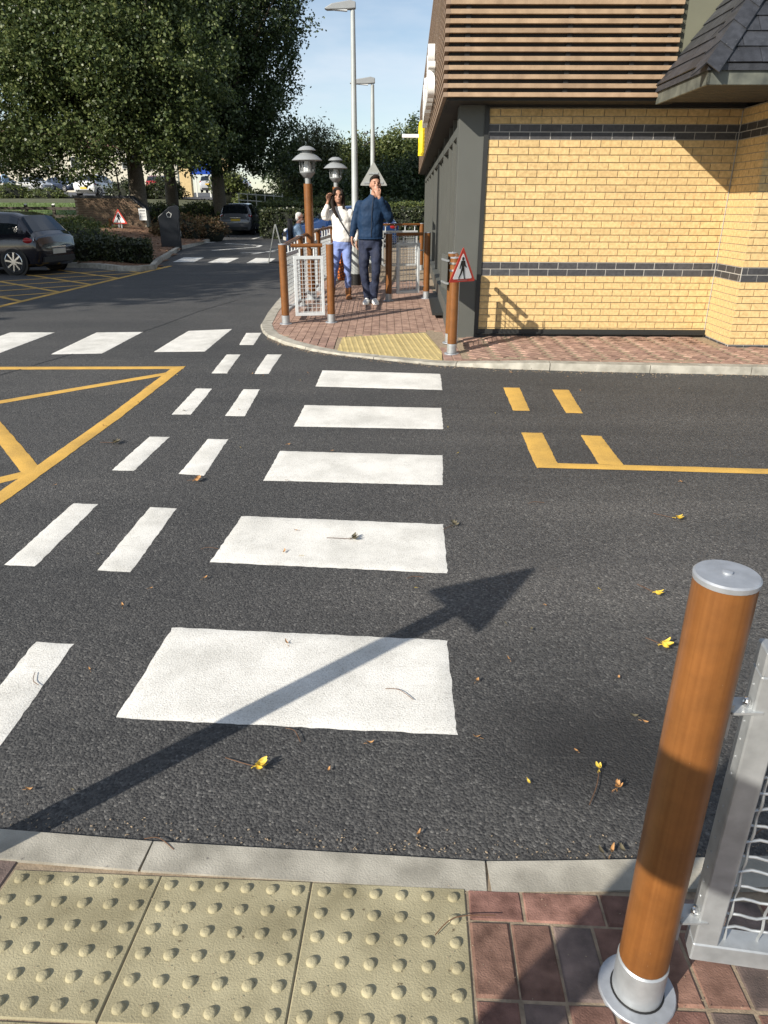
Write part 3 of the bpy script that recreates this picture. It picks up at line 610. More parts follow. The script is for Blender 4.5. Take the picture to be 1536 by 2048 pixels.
def lay(u0, u1, off, r, tf, rot, single):
    global singles
    z = ZB - (r + .5) * .075; k = math.floor((u0 - off) / .225); 
    while True:
        a = max(u0, off + k * .225); b = min(u1, off + (k + 1) * .225); k += 1
        if a >= u1: break
        if b - a < .03: continue
        c = (a + b) / 2; l = b - a; m = course(r); P = tf(c)
        j = random.uniform(-.0015, .0015)
        if single and singles < 300 and r < 28:
            singles += 1; o = put('brick', bm(l, m), wall, (P[0], P[1] + j, z), rot)
        else:
            q = Matrix.Rotation(rot, 4, 'Z'); ctr = Vector((P[0], P[1], z)) + q @ Vector((0, .025, 0)); stf[m].box(ctr, (l - .009, .05, .066), rot)
for r in range(-4, 30):
    off = 0 if r % 2 == 0 else .1125
    lay(-.14, 2.62, off - .012 * r / 26, r, lambda c: (c, -.002), 0, r >= -4 and not (r in (27,)))
    lay(-.66, 0, off + .06, r, lambda c: (2.623 , c), R(-90), False)                    # return: face looks to -x
    lay(2.625, 5.2, off + .1, r, lambda c: (c, -.672), 0, False)
for m in stf:
    o = stf[m].build('brick_field', m, wall); o['kind'] = 'stuff'
part('corner_bead', MB().box((2.615, -.004, 1.3), (.007, .008, 2.6)), 'mortar_light')
part('base_flashing', MB().box((1.245, -.014, .252), (2.75, .028, .05)).box((1.245, -.03, .226), (2.75, .06, .006)), 'grey_panel_edge', bev=.002)
part('vent', MB().box((4.25, -.678, .62), (.5, .02, .5)), 'black')
# grey corner column and long glazed side
SA = R(-.0115 * 57.3 - 1.75) * 0 + .0115 - .030     # the side runs slightly clockwise of the wall's normal
part('corner_column', MB().box((-.292, .145, 1.32), (.295, .29, 2.66)), 'grey_panel', bev=.003)
part('corner_trim', MB().box((-.141, -.008, 1.32), (.05, .02, 2.66)), 'grey_panel_edge')
side = bpy.data.objects.new('side_wall', MB().box((.10, 9.3, 1.36), (.06, 18.0, 2.7)).mesh('side_wall', 'glass_window')); col.objects.link(side); side.parent = B; side.location = (-.40, .0, 0); side.rotation_euler = (0, 0, SA)
y = .32
for k in range(30):
    w = [.11, .09, .30][k % 3] if k < 9 else .16
    d = [.055, .10, .03][k % 3]
    put('mullion', MB().box((.07 - d / 2 + .02, y + w / 2, 1.36), (d + .02, w, 2.66)).mesh('mullion', 'grey_panel'), side)
    y += w + ([.04, .03, .42][k % 3] if k < 9 else .62)
put('plinth', MB().box((-.0, 9.3, .29), (.16, 18.0, .36)).mesh('plinth', 'grey_panel'), side)
put('transom', MB().box((.03, 9.3, 2.45), (.10, 18.0, .10)).mesh('transom', 'grey_panel'), side)
put('threshold', MB().box((-.13, 2.9, .268), (.2, 3.2, .03)).mesh('threshold', 'grey_panel_edge'), side)
# fascia box with timber slats
ZS, PS = 2.676, .0795
part('fascia_backing', MB().box((.56, 4.9, 3.75), (2.26, 10.4, 2.05)) if 0 else MB().box((.59, .3, 3.72), (2.32, 1.3, 2.0)), 'backing')
part('soffit', MB().box((.6, .2, 2.672), (2.36, 1.12, .05)).box((3.2, -.1, 2.69), (3.2, .7, .05)), 'backing')
part('upper_panel', MB().box((3.3, .28, 3.72), (3.22, 1.26, 2.0)), 'olive_panel')
part('shadow_gap', MB().box((1.24, .12, 2.66), (2.8, .3, .06)), 'backing')
for k in range(25):
    z = ZS + k * PS + .0205
    uR = 1.697
    o = put('slat', MB().box((0, 0, 0), (uR + .605, .045, .041)).mesh('slat', 'slat_wood'), B, ((uR - .605) / 2, -.40 + .0225, z)); bevel(o, .002)
for k in range(4):
    u = [-.42, .6, 1.25, 1.6][k]; part('batten', MB().box((u, -.356, 3.7), (.05, .03, 2.0)), 'backing')
sf = bpy.data.objects.new('side_fascia', MB().box((.16, 9.56, 3.72), (.22, 19.0, 1.95)).mesh('side_fascia', 'backing')); col.objects.link(sf); sf.parent = B; sf.location = (-.648, -.40, 0); sf.rotation_euler = (0, 0, SA)
put('soffit', MB().box((.24, 9.56, 2.668), (.40, 19.0, .03)).mesh('soffit', 'soffit'), sf)
ss = MB().box((0, 0, 0), (.045, 19.0, .041)).mesh('slat', 'slat_side')
for k in range(25): o = put('slat', ss, sf, (.0225, 9.5, ZS + k * PS + .0205))
part('coping', MB().box((1.9, .35, 4.72), (6.2, 1.6, .06)), 'grey_panel_edge')
# canopy over the bay: fascia boards, boarded soffit and slates
UE, VF, ZE, ZT = 1.55, 1.68, 2.612, 2.765
part('canopy_fascia', MB().box((UE + .012, -(VF + .36) / 2, (ZE + ZT) / 2), (.024, VF - .36, ZT - ZE)), 'fascia_metal', bev=.003)
part('canopy_fascia', MB().box((UE + 2.6, -VF + .012, (ZE + ZT) / 2), (5.2, .024, ZT - ZE)), 'fascia_metal', bev=.003)
for k in range(12):
    part('soffit_board', MB().box((UE + 2.6, -VF + .07 + k * .105, ZE + .03), (5.14, .098, .02)), 'soffit', bev=.003)
KS = 1.315
def rl(u): return ZT + .03 + KS * (u - UE)           # left slope height
roofL = part('roof', MB().slab([(UE - .02, -.36, rl(UE - .02)), (UE - .02, -VF - .02, rl(UE - .02)), (UE + 1.28, -.36, rl(UE + 1.28))], (0, 0, -.05)), 'slate')
roofF = part('roof', MB().slab([(UE - .02, -VF - .02, rl(UE - .02)), (UE + 5, -VF - .02, rl(UE - .02)), (UE + 5, -.36, rl(UE + 1.28)), (UE + 1.28, -.36, rl(UE + 1.28))], (0, 0, -.05)), 'slate')
LL = math.hypot(1.32, 1.32 * KS); g = .16; nrow = int(LL / g) + 1; triL = [(-.36, 0), (-VF - .02, 0), (-.36, 1.32)]
def slates(parent, along0, along1, conv, to3d, nrm):
    for r in range(9):
        t0 = r * .165; off = (r % 2) * .14 + random.uniform(-.02, .02); a = along0 - .3 + off
        while a < along1:
            q = clip([(a + .003, t0), (a + .277, t0), (a + .277, t0 + .20), (a + .003, t0 + .20)], conv); a += .28
            if len(q) < 3 or area(q) < .002: continue
            lift = .004; P = [to3d(x, y) + nrm * (lift + .014 * (1 - (y - t0) / .2) + random.uniform(0, .003)) for x, y in q]
            mb = MB(); mb.slab(P, -nrm * .010); mb.build('slate', 'slate', parent)
nL = Vector((-KS, 0, 1)).normalized(); nF = Vector((0, -KS, 1)).normalized()
sl_ = math.sqrt(1 + KS * KS)
slates(roofL, .3, VF + .1, [(.36, 0), (VF + .02, 0), (.36, 1.32 * sl_)], lambda x, y: Vector((UE - .02 + y / sl_, -x, rl(UE - .02 + y / sl_))), nL)
slates(roofF, UE - .1, UE + 2.4, [(UE - .02, 0), (UE + 2.4, 0), (UE + 2.4, 1.32 * sl_), (UE + 1.28, 1.32 * sl_)], lambda x, y: Vector((x, -VF - .02 + y / sl_, rl(UE - .02 + y / sl_))), nF)
hd = Vector((1, 1, KS)).normalized(); hs = Vector((1, -1, 0)).normalized(); hn = (nL + nF).normalized()
for k in range(7):
    p = Vector((UE - .035, -VF - .035, rl(UE - .035))) + hd * (k * .27) + hn * .02
    mb = MB()
    for s in (-1, 1):
        w = Vector((hs.x * s, hs.y * s, 0)) * .12 + Vector((0, 0, -.085)); e = hd * .31
        mb.slab([p, p + e - hn * .012, p + e + w - hn * .012, p + w][::s], hn * .012)
    mb.build('hip_slate', 'slate', roofF)
# ---------------------------------------------------------------- fascia sign: white letters and yellow arches on the side of the building
sg = thing('fascia_sign', 'white raised letters and yellow arches on the slatted side fascia', 'sign', (0, 0, 0)); sg.parent = None
SGM = Matrix.Translation((1.2481, 8.8171, 0)) @ Matrix.Rotation(-.0115, 4, 'Z') @ Matrix.Translation((-.648, -.40, 0)) @ Matrix.Rotation(SA, 4, 'Z')
sg.matrix_world = SGM
def text_mesh(s, size, ext, name):
    cu = bpy.data.curves.new(name, 'FONT'); cu.body = s; cu.size = size; cu.extrude = ext; cu.align_x = 'LEFT'; cu.resolution_u = 3
    o = bpy.data.objects.new(name, cu); dg = bpy.context.evaluated_depsgraph_get(); col.objects.link(o); dg.update()
    me = bpy.data.meshes.new_from_object(o.evaluated_get(dg)); bpy.data.objects.remove(o); bpy.data.curves.remove(cu); return me
FR = Matrix(((0, 0, -1, 0), (-1, 0, 0, 0), (0, 1, 0, 0), (0, 0, 0, 1)))   # text x -> -y (reads from the far end), text y -> z, face -> -x
TX = [text_mesh(ch, .92, .045, 'letter') for ch in "McDonald's"]
for me in TX: me.transform(FR)
wid = [max(v.co.y for v in me.vertices) - min(v.co.y for v in me.vertices) for me in TX]
ypos = 2.55 + sum(wid) + .09 * 9
for me in TX:
    me.materials.clear(); me.materials.append(MATS['white_sign'])
    w = max(v.co.y for v in me.vertices) - min(v.co.y for v in me.vertices); mx_ = max(v.co.y for v in me.vertices)
    o = put('letter', me, sg, (-.06, ypos - mx_, 3.0)); ypos -= w + .09
arch = MB()
for s in (-1, 1):
    pts = [(0, s * .02, 0)]
    arch.tube([(-.06, 10.3 + s * (.02 + .24 * (1 - math.cos(t))), 2.76 + .62 * max(0, math.sin(t)) ** .8) for t in [i * math.pi / 14 for i in range(15)]], .07, 8)
arch.build('arches', 'sign_yellow', sg)
fl = tag(MB().box((0, 0, 0), (.42, .16, .07)).build('flood_light', 'white_sign'), 'white flood light arm beside the yellow arches', 'light'); fl.location = SGM @ Vector((-.30, 10.0, 3.12))
MB().tube([(.2, 0, 0), (.46, 0, -.02)], .015, 8).build('bracket', 'galv', fl)
# ---------------------------------------------------------------- brown posts, guard barriers
def post_parts(t, x, y, z, h=1.0, r=.050, cap=True):
    b = MB().lathe([(r, .115), (r, h - .012)], (0, 0, 0), 28).build('post', 'post_brown', t, True, loc=(x, y, z))
    MB().lathe([(r * 1.62, 0), (r * 1.62, .009), (r * 1.58, .012)], (0, 0, 0), 32).build('flange', 'steel_cap', b, True, 25)
    MB().lathe([(r + .0065, .0122), (r + .0060, .0140)], (0, 0, 0), 32).build('joint_ring', 'black', b)
    MB().lathe([(r + .0025, .0115), (r + .0025, .108), (r - .001, .112)], (0, 0, 0), 32).build('sleeve', 'galv', b, True, 25)
    MB().lathe([(r + .001, h - .012), (r + .002, h - .003), (r - .001, h), (.0085, h + .0005), (.008, h + .004), (.003, h + .005)], (0, 0, 0), 32).build('cap', 'steel_cap', b, True, 25)
    return b
def mesh_panel(t, a, b, z0, z1, wire=.05, fw=.04, wr=.0030, crimp=0, seg=6):
    a, b = Vector(a), Vector(b); d = (b - a); l = d.length; d.normalize(); ang = math.atan2(d.y, d.x); ce = (a + b) / 2
    m = Matrix.Rotation(ang, 4, 'Z'); f = MB()
    f.box((ce.x, ce.y, z0 + fw / 2), (l, fw, fw), ang).box((ce.x, ce.y, z1 - fw / 2), (l, fw, fw), ang)
    for e in (a + d * (fw / 2), b - d * (fw / 2)): f.box((e.x, e.y, (z0 + z1) / 2), (fw - .001, fw - .001, z1 - z0 - 2 * fw), ang)
    bevel(f.build('panel_frame', 'galv_light' if not crimp else 'galv', t), .003)
    w = MB(); wire = wire if isinstance(wire, tuple) else (wire, wire); n = max(2, int(l / wire[0])); nz_ = max(3, int((z1 - z0) / wire[1])); nr = Vector((-d.y, d.x))
    for k in range(1, n):
        p = a + d * (l * k / n)
        if crimp:
            pts = [(p.x + nr.x * crimp * math.sin(math.pi * (j / 4 + k)), p.y + nr.y * crimp * math.sin(math.pi * (j / 4 + k)), z0 + fw * .7 + (z1 - z0 - 1.4 * fw) * j / (nz_ * 4)) for j in range(nz_ * 4 + 1)]
        else: pts = [(p.x, p.y, z0 + fw * .7), (p.x, p.y, z1 - fw * .7)]
        w.tube(pts, wr, seg, False)
    for k in range(1, nz_):
        z = z0 + (z1 - z0) * k / nz_
        if crimp:
            pts = [(a.x + d.x * l * j / (n * 4) + nr.x * crimp * math.sin(math.pi * (j / 4 + k + 1)), a.y + d.y * l * j / (n * 4) + nr.y * crimp * math.sin(math.pi * (j / 4 + k + 1)), z + crimp * .9 * math.sin(math.pi * j / 2)) for j in range(n * 4 + 1)]
        else: pts = [(a.x + nr.x * .003, a.y + nr.y * .003, z), (b.x + nr.x * .003, b.y + nr.y * .003, z)]
        w.tube(pts, wr, seg, False)
    w.build('wire_mesh', 'galv_light' if not crimp else 'galv', t, True)
def clampbar(t, p, q, z, r=.009):
    MB().tube([(p[0], p[1], z), (q[0], q[1], z)], r, 8).build('bracket', 'galv', t)
def rail(t, a, b, z, zpan, r=.024, nst=2):
    a, b = Vector(a), Vector(b); MB().tube([(a.x, a.y, z), (b.x, b.y, z)], r, 14).build('handrail', 'post_brown', t, True)
    for k in range(nst):
        p = a.lerp(b, (k + .6) / (nst + .2)); MB().tube([(p.x, p.y, zpan - .01), (p.x, p.y, z - r)], .011, 8).box((p.x, p.y, z - r - .004), (.07, .03, .007), math.atan2((b - a).y, (b - a).x)).build('rail_stem', 'galv_light', t)
def barrier(label, posts, zf, panels, rails, group=None, name='guard_barrier', cat='barrier'):
    x0, y0 = posts[0]; t = thing(name, label, cat, (x0, y0, zf(x0, y0)), 0, group); o = Vector((x0, y0)); z0 = zf(x0, y0)
    for (x, y) in posts: post_parts(t, x - x0, y - y0, zf(x, y) - z0)
    for a, b in panels:
        ds = (zf(*b) - zf(*a)); mesh_panel(t, Vector(a) - o, Vector(b) - o, .10 + ds * .5, .85 + ds * .5)
    for a, b, n in rails: rail(t, Vector(a) - o, Vector(b) - o, .975 + (zf(*b) - z0), .85 + (zf(*b) - z0), nst=n)
    return t
def lp(a, b, t): return (a[0] + (b[0] - a[0]) * t, a[1] + (b[1] - a[1]) * t)
P1, P2, P3, P4, P5 = (-1.313, 9.695), (-.716, 9.824), (.059, 11.651), (.667, 11.949), (.732, 7.841)
g1 = barrier('two brown posts with mesh panel and short rail where the kerb curves', [P1, P2], zp, [(lp(P1, P2, .22), lp(P1, P2, .86))], [(lp(P1, P2, .18), lp(P1, P2, .84), 2)], 'mesh guard barriers')
for s, zz in ((0, .24), (1, .24), (0, .74), (1, .6)):
    a, b = [(lp(P1, P2, .07), lp(P1, P2, .24)), (lp(P1, P2, .85), lp(P1, P2, .93))][s]; clampbar(g1, (a[0] - P1[0], a[1] - P1[1]), (b[0] - P1[0], b[1] - P1[1]), zz)
g3 = barrier('two brown posts with mesh panel beside the walking man', [P3, P4], zp, [(lp(P3, P4, .21), lp(P3, P4, .80))], [(lp(P3, P4, .2), lp(P3, P4, .86), 2)], 'mesh guard barriers')
for s, zz in ((0, .2), (1, .2), (0, .74), (1, .74)):
    a, b = [(lp(P3, P4, .06), lp(P3, P4, .24)), (lp(P3, P4, .78), lp(P3, P4, .95))][s]; clampbar(g3, (a[0] - P3[0], a[1] - P3[1]), (b[0] - P3[0], b[1] - P3[1]), zz)
P6 = (.757, 8.44)
g5 = barrier('two brown posts with mesh panel against the grey building corner', [P5, P6], zp, [((P5[0] + .05, P5[1] + .12), (P6[0] + .055, P6[1] - .12))], [((P5[0] + .035, P5[1] + .11), (P6[0] + .035, P6[1] - .11), 2)], 'mesh guard barriers')
LR = [P1, (-1.25, 11.15), (-1.14, 12.9), (-1.04, 14.8), (-.98, 17.2)]
t = thing('guard_railing', 'long mesh railing with brown posts along the curved kerb', 'railing', (LR[1][0], LR[1][1], zp(*LR[1])))
for p in LR[1:]: post_parts(t, p[0] - LR[1][0], p[1] - LR[1][1], zp(*p) - zp(*LR[1]))
for a, b in zip(LR, LR[1:]):
    o = Vector(LR[1]); zz = (zp(*a) + zp(*b)) / 2 - zp(*LR[1])
    mesh_panel(t, Vector(lp(a, b, .09)) - o, Vector(lp(a, b, .91)) - o, .10 + zz, .85 + zz)
    A, Bq = Vector(lp(a, b, .04)) - o, Vector(lp(a, b, .96)) - o
    MB().tube([(A.x, A.y, .975 + zp(*a) - zp(*LR[1])), (Bq.x, Bq.y, .975 + zp(*b) - zp(*LR[1]))], .024, 14).build('handrail', 'post_brown', t, True)
    for k in range(5):
        p = A.lerp(Bq, (k + .5) / 5); MB().tube([(p.x, p.y, .84 + zz), (p.x, p.y, .96 + zz)], .011, 8).build('rail_stem', 'galv_light', t)
    for e in (.05, .95):
        p = Vector(lp(a, b, e)) - o; q = Vector(lp(a, b, e + (.06 if e < .5 else -.06))) - o
        for zc in (.25, .7): clampbar(t, p, q, zc + zz)
Q1, Q2 = (.83, 17.3), (-.15, 16.9)
t = barrier('mesh railing with brown post closing the path behind the walkers', [Q1, (-.2, 16.87)], zp, [(lp(Q1, Q2, .1), lp(Q1, Q2, .92))], [(lp(Q1, Q2, .03), lp(Q1, Q2, .97), 4)])
# near barrier beside the camera, right
nz0 = zn(.562, 1.031)
t = thing('guard_barrier', 'large brown post with galvanised crimped mesh panel on the near pavement', 'barrier', (.562, 1.031, nz0), 0, 'mesh guard barriers')
post_parts(t, 0, 0, 0, 1.045, .0510)
mesh_panel(t, (.094, .01), (.56, -.06), .125, .90, (.062, .040), .050, .0030, .0035, 6)
for zc in (.24, .775):
    MB().box((.080, .004, zc), (.055, .045, .005)).box((.0535, .006, zc - .02), (.005, .04, .07)).build('bracket', 'galv', t)
    MB().lathe([(.009, 0), (.009, .006), (.006, .008)], (.088, .004, zc + .0025), 6).lathe([(.006, .0), (.006, .014), (.002, .016)], (.088, .004, zc + .0025), 12).build('bolt', 'chrome', t)
post_parts(t, .66, -.075, -.0, 1.045, .0510)
rail(t, Vector((.16, .0)), Vector((.56, -.06)), 1.02, .9, .024, 2)
# pedestrian warning signs
def tri_sign(t, c, wdir, w, h, m=None, thick=.004, back=False):
    c = Vector(c); d = Vector((wdir[0], wdir[1], 0)).normalized(); n = Vector((d.y, -d.x, 0))
    def tri(s, off, dz=0):
        k = s; A = c + d * (-w / 2 * k) + Vector((0, 0, -h / 3 * k)); Bq = c + d * (w / 2 * k) + Vector((0, 0, -h / 3 * k)); T = c + Vector((0, 0, 2 * h / 3 * k)); pts = []
        for P, q1, q2 in ((A, T, Bq), (Bq, A, T), (T, Bq, A)):
            r = .024 * w / .4
            a1 = P + (q1 - P).normalized() * r; a2 = P + (q2 - P).normalized() * r
            for f in (0, .5, 1): pts.append(a1.lerp(P, .9).lerp(a2.lerp(P, .9), f) + n * off if 0 else a1.lerp(a2, f).lerp(P, .55 if f == .5 else .1) + n * off)
        return pts
    plate = MB().slab(tri(1, 0), -n * thick).build('sign_plate', 'red_sign' if not back else 'sign_back', t)
    if back: return plate
    MB().slab(tri(.74, .0022), -n * .0015).build('sign_face', 'white_sign', plate)
    mb = MB()
    def P(x, z): return c + d * (x * w / .4) + Vector((0, 0, z * w / .4)) + n * .0042
    def limb(a, b, r0, r1):
        a, b = Vector(a), Vector(b); v = (b - a).normalized(); q = Vector((-v.y, v.x)); 
        mb.slab([P(*(a + q * r0)), P(*(b + q * r1)), P(*(b - q * r1)), P(*(a - q * r0))], -n * .0015)
    mb.slab([P(.0 + .0175 * math.cos(k * math.pi / 6), .122 + .0195 * math.sin(k * math.pi / 6)) for k in range(12)], -n * .0015)
    limb((0, .102), (.0, .015), .026, .020); limb((-.020, .095), (-.046, .018), .0095, .007); limb((.02, .095), (.034, .045), .0095, .008); limb((.034, .048), (.056, .028), .008, .006)
    limb((-.006, .022), (-.028, -.035), .015, .011); limb((-.028, -.033), (-.058, -.083), .011, .007); limb((.008, .022), (.018, -.035), .015, .010); limb((.018, -.033), (.028, -.088), .010, .007)
    limb((-.058, -.083), (-.048, -.094), .007, .006); limb((.026, -.088), (.044, -.090), .006, .005)
    mb.build('walking_figure', 'letter_black', plate)
    mb = MB(); mb.slab([P(-.07, -.103), P(.07, -.103), P(.07, -.108), P(-.07, -.108)], -n * .0015); mb.build('caption', 'notice_text', plate)
    return plate
t = thing('pedestrian_sign', 'red bordered triangle sign with walking figure on the brown post by the brick corner', 'sign', (P5[0], P5[1], zp(*P5)), 0, 'pedestrian triangle signs')
sd = Vector((.80, .60))
plate = tri_sign(t, (.075, -.062, .875), (sd.x, sd.y), .37, .345)
MB().lathe([(.059, 0), (.059, .02)], (0, 0, .93), 20).lathe([(.059, 0), (.059, .02)], (0, 0, .86), 20).box((.03, -.05, .94), (.05, .02, .02), math.atan2(sd.y, sd.x)).box((.03, -.05, .87), (.05, .02, .02), math.atan2(sd.y, sd.x)).build('clip_band', 'chrome', t)
t = thing('sign_plate', 'grey back of a square sign clipped to the brown post beside the grey windows', 'sign', (P6[0], P6[1], zp(*P6)))
MB().box((-.085, .03, .80), (.006, .30, .36), R(8)).build('plate', 'grey_panel', t)
MB().box((-.08, .0, .92), (.03, .28, .02), R(8)).box((-.08, .0, .68), (.03, .28, .02), R(8)).build('clip_band', 'galv', t)
# off to the left of the camera: post with the triangle sign whose shadow crosses the stripes
bx_, by_ = -1.40, 1.155
t = thing('pedestrian_sign', 'tall brown post with triangle sign casting its shadow across the crossing', 'sign', (bx_, by_, zn(bx_, by_)), 0)
MB().lathe([(.047, 0), (.047, 1.40)], (0, 0, 0), 24).build('post', 'post_brown', t, True)
zt_ = math.hypot(.80 - bx_, 3.102 - by_) * math.tan(EL)
tri_sign(t, (0, 0, zt_ - 2 / 3 * .362 - zn(bx_, by_)), (.48, -.88), .42, .362)
bx_, by_ = -.97, -.194  # out-of-frame post and plate, added to throw the shadow band on near post and paving
t = thing('shadow_caster_post', 'brown post with square sign plate standing behind the tactile paving', 'sign', (bx_, by_, zn(bx_, by_)), 0)  # added unseen post, only there to cast the shadow band
MB().lathe([(.0645, 0), (.0645, 1.9)], (0, 0, 0), 24).build('post', 'post_brown', t, True)
MB().box((.676 * .14, -.737 * .14, 1.665 - zn(bx_, by_)), (.21, .008, .29), R(-47.5)).build('sign_plate', 'sign_back', t)  # added unseen plate of the shadow caster
# ---------------------------------------------------------------- lantern posts
def lantern(label, x, y):
    z = zp(x, y); t = thing('lantern_post', label, 'lamp post', (x, y, z), 0, 'lantern posts on the path')
    MB().lathe([(.07, .12), (.066, 1.68)], (0, 0, 0), 24).build('post', 'post_brown', t, True)
    MB().lathe([(.13, 0), (.13, .012), (.078, .014), (.078, .12)], (0, 0, 0), 24).build('base_sleeve', 'galv', t, True)
    MB().lathe([(.042, 1.68), (.042, 1.76), (.06, 1.765), (.115, 1.83), (.115, 1.845)], (0, 0, 0), 24).build('collar', 'lamp_grey', t, True)
    h = MB().lathe([(.225, 1.995), (.225, 2.0), (.16, 2.055), (.105, 2.085), (.105, 2.09)], (0, 0, 0), 28).build('shade', 'lamp_grey', t, True)
    MB().lathe([(.135, 2.128), (.135, 2.133), (.10, 2.165), (.055, 2.185), (.0, 2.19)], (0, 0, 0), 28).build('top_shade', 'lamp_grey', h, True)
    MB().lathe([(.075, 2.085), (.075, 2.13)], (0, 0, 0), 16).build('neck', 'lamp_grey', h, True)
    MB().lathe([(.058, 1.845), (.058, 1.935), (.04, 1.99)], (0, 0, 0), 20).build('lamp_glass', 'lamp_glass', t, True)
    for k in range(8):
        w = k * math.pi / 4 + .2; c, s = math.cos(w), math.sin(w); MB().tube([(.108 * c, .108 * s, 1.845), (.118 * c, .118 * s, 2.0)], .006, 6).build('bar', 'lamp_grey', t)
    return t
lantern('lantern on brown post beside the curved kerb barrier', -1.167, 11.845)
lantern('lantern on brown post standing behind the woman in white', -.929, 14.8)
# ---------------------------------------------------------------- galvanised lamp columns
mat('column_grey', (.36, .385, .38), .5, metal=.1, var=.1, scale=4)
def column(label, x, y, h, r0, sign=False):
    z = zp(x, y); t = thing('lamp_column', label, 'lamp post', (x, y, z), 0, 'tall street lamp columns')
    MB().lathe([(r0 * 1.55, 0), (r0 * 1.55, 1.12), (r0, 1.24), (r0 * .62, h)], (0, 0, 0), 20).build('column', 'column_grey', t, True)
    MB().lathe([(r0 * 1.62, 0), (r0 * 1.62, .2)], (0, 0, 0), 20).build('base_band', 'black', t, True)
    MB().box((0, -r0 * 1.56, .75), (.06, .006, .42)).build('service_door', 'sign_back', t)
    hd_ = MB(); prof = [(.05, .02), (.05, .11), (-.04, .13), (-.34, .085), (-.46, .02), (-.42, .0), (-.05, .01)]
    hd_.slab([(px, -.06, h + pz) for px, pz in prof], (0, .12, 0)); bevel(hd_.build('lamp_head', 'lamp_grey', t), .012, 2)
    MB().box((-.23, 0, h + .004), (.28, .09, .016), 0, Matrix.Rotation(R(4), 4, 'Y')).build('lamp_lens', 'lamp_glass', t)
    return t
column('tall galvanised lamp column standing behind the couple', -.536, 13.84, 4.27, .060)
column('galvanised lamp column carrying the back of a triangle sign', -.262, 16.573, 3.6, .055)
t = thing('triangle_sign', 'grey back of a triangle sign fixed to a lamp column', 'sign', (-.262, 16.573, zp(-.262, 16.573)))
tri_sign(t, (0, .0, 1.90), (1, 0), .58, .46, back=True).location = (.02, -.075, 0)
MB().box((.02, -.082, 1.80), (.4, .012, .03)).box((.02, -.082, 1.98), (.2, .012, .03)).build('rail_back', 'galv', t)
# ---------------------------------------------------------------- planting beds, grass, far car park
bed = MB(); bl = [(-5.9, 18.15), (-6.37, 18.12), (-7.2, 18.9), (-10.5, 20.2), (-13, 20.5), (-22, 22), (-22, 36), (-9.9, 36), (-9.6, 34.2), (-7.75, 33.6), (-7.5, 30.6), (-7.35, 27.1), (-6.75, 23.8), (-6.2, 20.6), (-5.75, 18.6)]
def zb(x, y): return .20 + .55 * sstep(-7.2, -13, x) * sstep(21, 38, y) + .10 * sstep(-6.4, -7.4, x)
gxs = [-23 + i * .4 for i in range(46)]; gys = [17.8 + i * .4 for i in range(48)]
b = struct(grid('planting_bed', gxs, gys, zb, 'mulch', keep=lambda x, y: inside((x, y), bl)))
kerb_stones([(-22, 21.9), (-13, 20.4), (-10.5, 20.1), (-7.2, 18.8), (-6.37, 18.02), (-5.9, 18.05), (-5.65, 18.5), (-6.15, 20.6), (-6.7, 23.8), (-7.3, 27.1), (-7.45, 30.6), (-7.7, 33.6), (-9.7, 34.3), (-9.95, 36)], .13, lambda x, y: .30, lambda x, y: .1, b)
cl = MB(); rnd = random.Random(3)
for k in range(2600):
    x, y = rnd.uniform(-12, -5.8), rnd.uniform(18.2, 35)
    if not inside((x, y), bl): continue
    z = zb(x, y); s = rnd.uniform(.02, .07); a = rnd.uniform(0, 6.28); q = Matrix.Rotation(a, 4, 'Z') @ Matrix.Rotation(rnd.uniform(-.7, .7), 4, 'X')
    cl.add([q @ Vector(p) + Vector((x, y, z + .02)) for p in ((-s, -s * .4, 0), (s, -s * .3, .01), (s * .8, s * .4, 0), (-s, s * .35, .012))], [(0, 1, 2, 3)])
o = cl.build('bark_chips', 'mulch', b); o['kind'] = 'stuff'
struct(grid('grass_bank', [-46 + i * 2 for i in range(16)], [40 + i * 1.5 for i in range(8)], lambda x, y: zt(x, y) + .05, 'grass'))
struct(grid('upper_car_park', [-70, -50, -40, -30, -22, -16, -10, -4, 2, 10, 20], [55.5, 57, 60, 70, 84, 100, 112], lambda x, y: zt(x, y) + .09, 'tarmac_far'))
# ---------------------------------------------------------------- foliage
def leaf_mesh(name, spots, m, size, rng, flat=.0, droop=0, n_per=30, spread=.5, lw=.6):
    v = []; f = []
    for (c, rad, cnt) in spots:
        for k in range(cnt):
            p = Vector((rng.gauss(0, 1), rng.gauss(0, 1), rng.gauss(0, 1))) * rad * .55 + Vector(c)
            if droop: p.z -= abs(rng.gauss(0, 1)) * droop
            d = Vector((rng.gauss(0, 1), rng.gauss(0, 1), rng.gauss(0, .7) - (.9 if droop else .25))).normalized(); s = d.orthogonal().normalized(); s = Quaternion(d, rng.uniform(0, 6.28)) @ s
            L_ = size * rng.uniform(.6, 1.3); W_ = L_ * lw * .5; o = len(v)
            v += [tuple(p), tuple(p + d * L_ * .5 + s * W_), tuple(p + d * L_), tuple(p + d * L_ * .5 - s * W_)]; f.append((o, o + 1, o + 2, o + 3))
    me = bpy.data.meshes.new(name); me.from_pydata(v, [], f); me.materials.append(MATS[m]); me.update(); return me
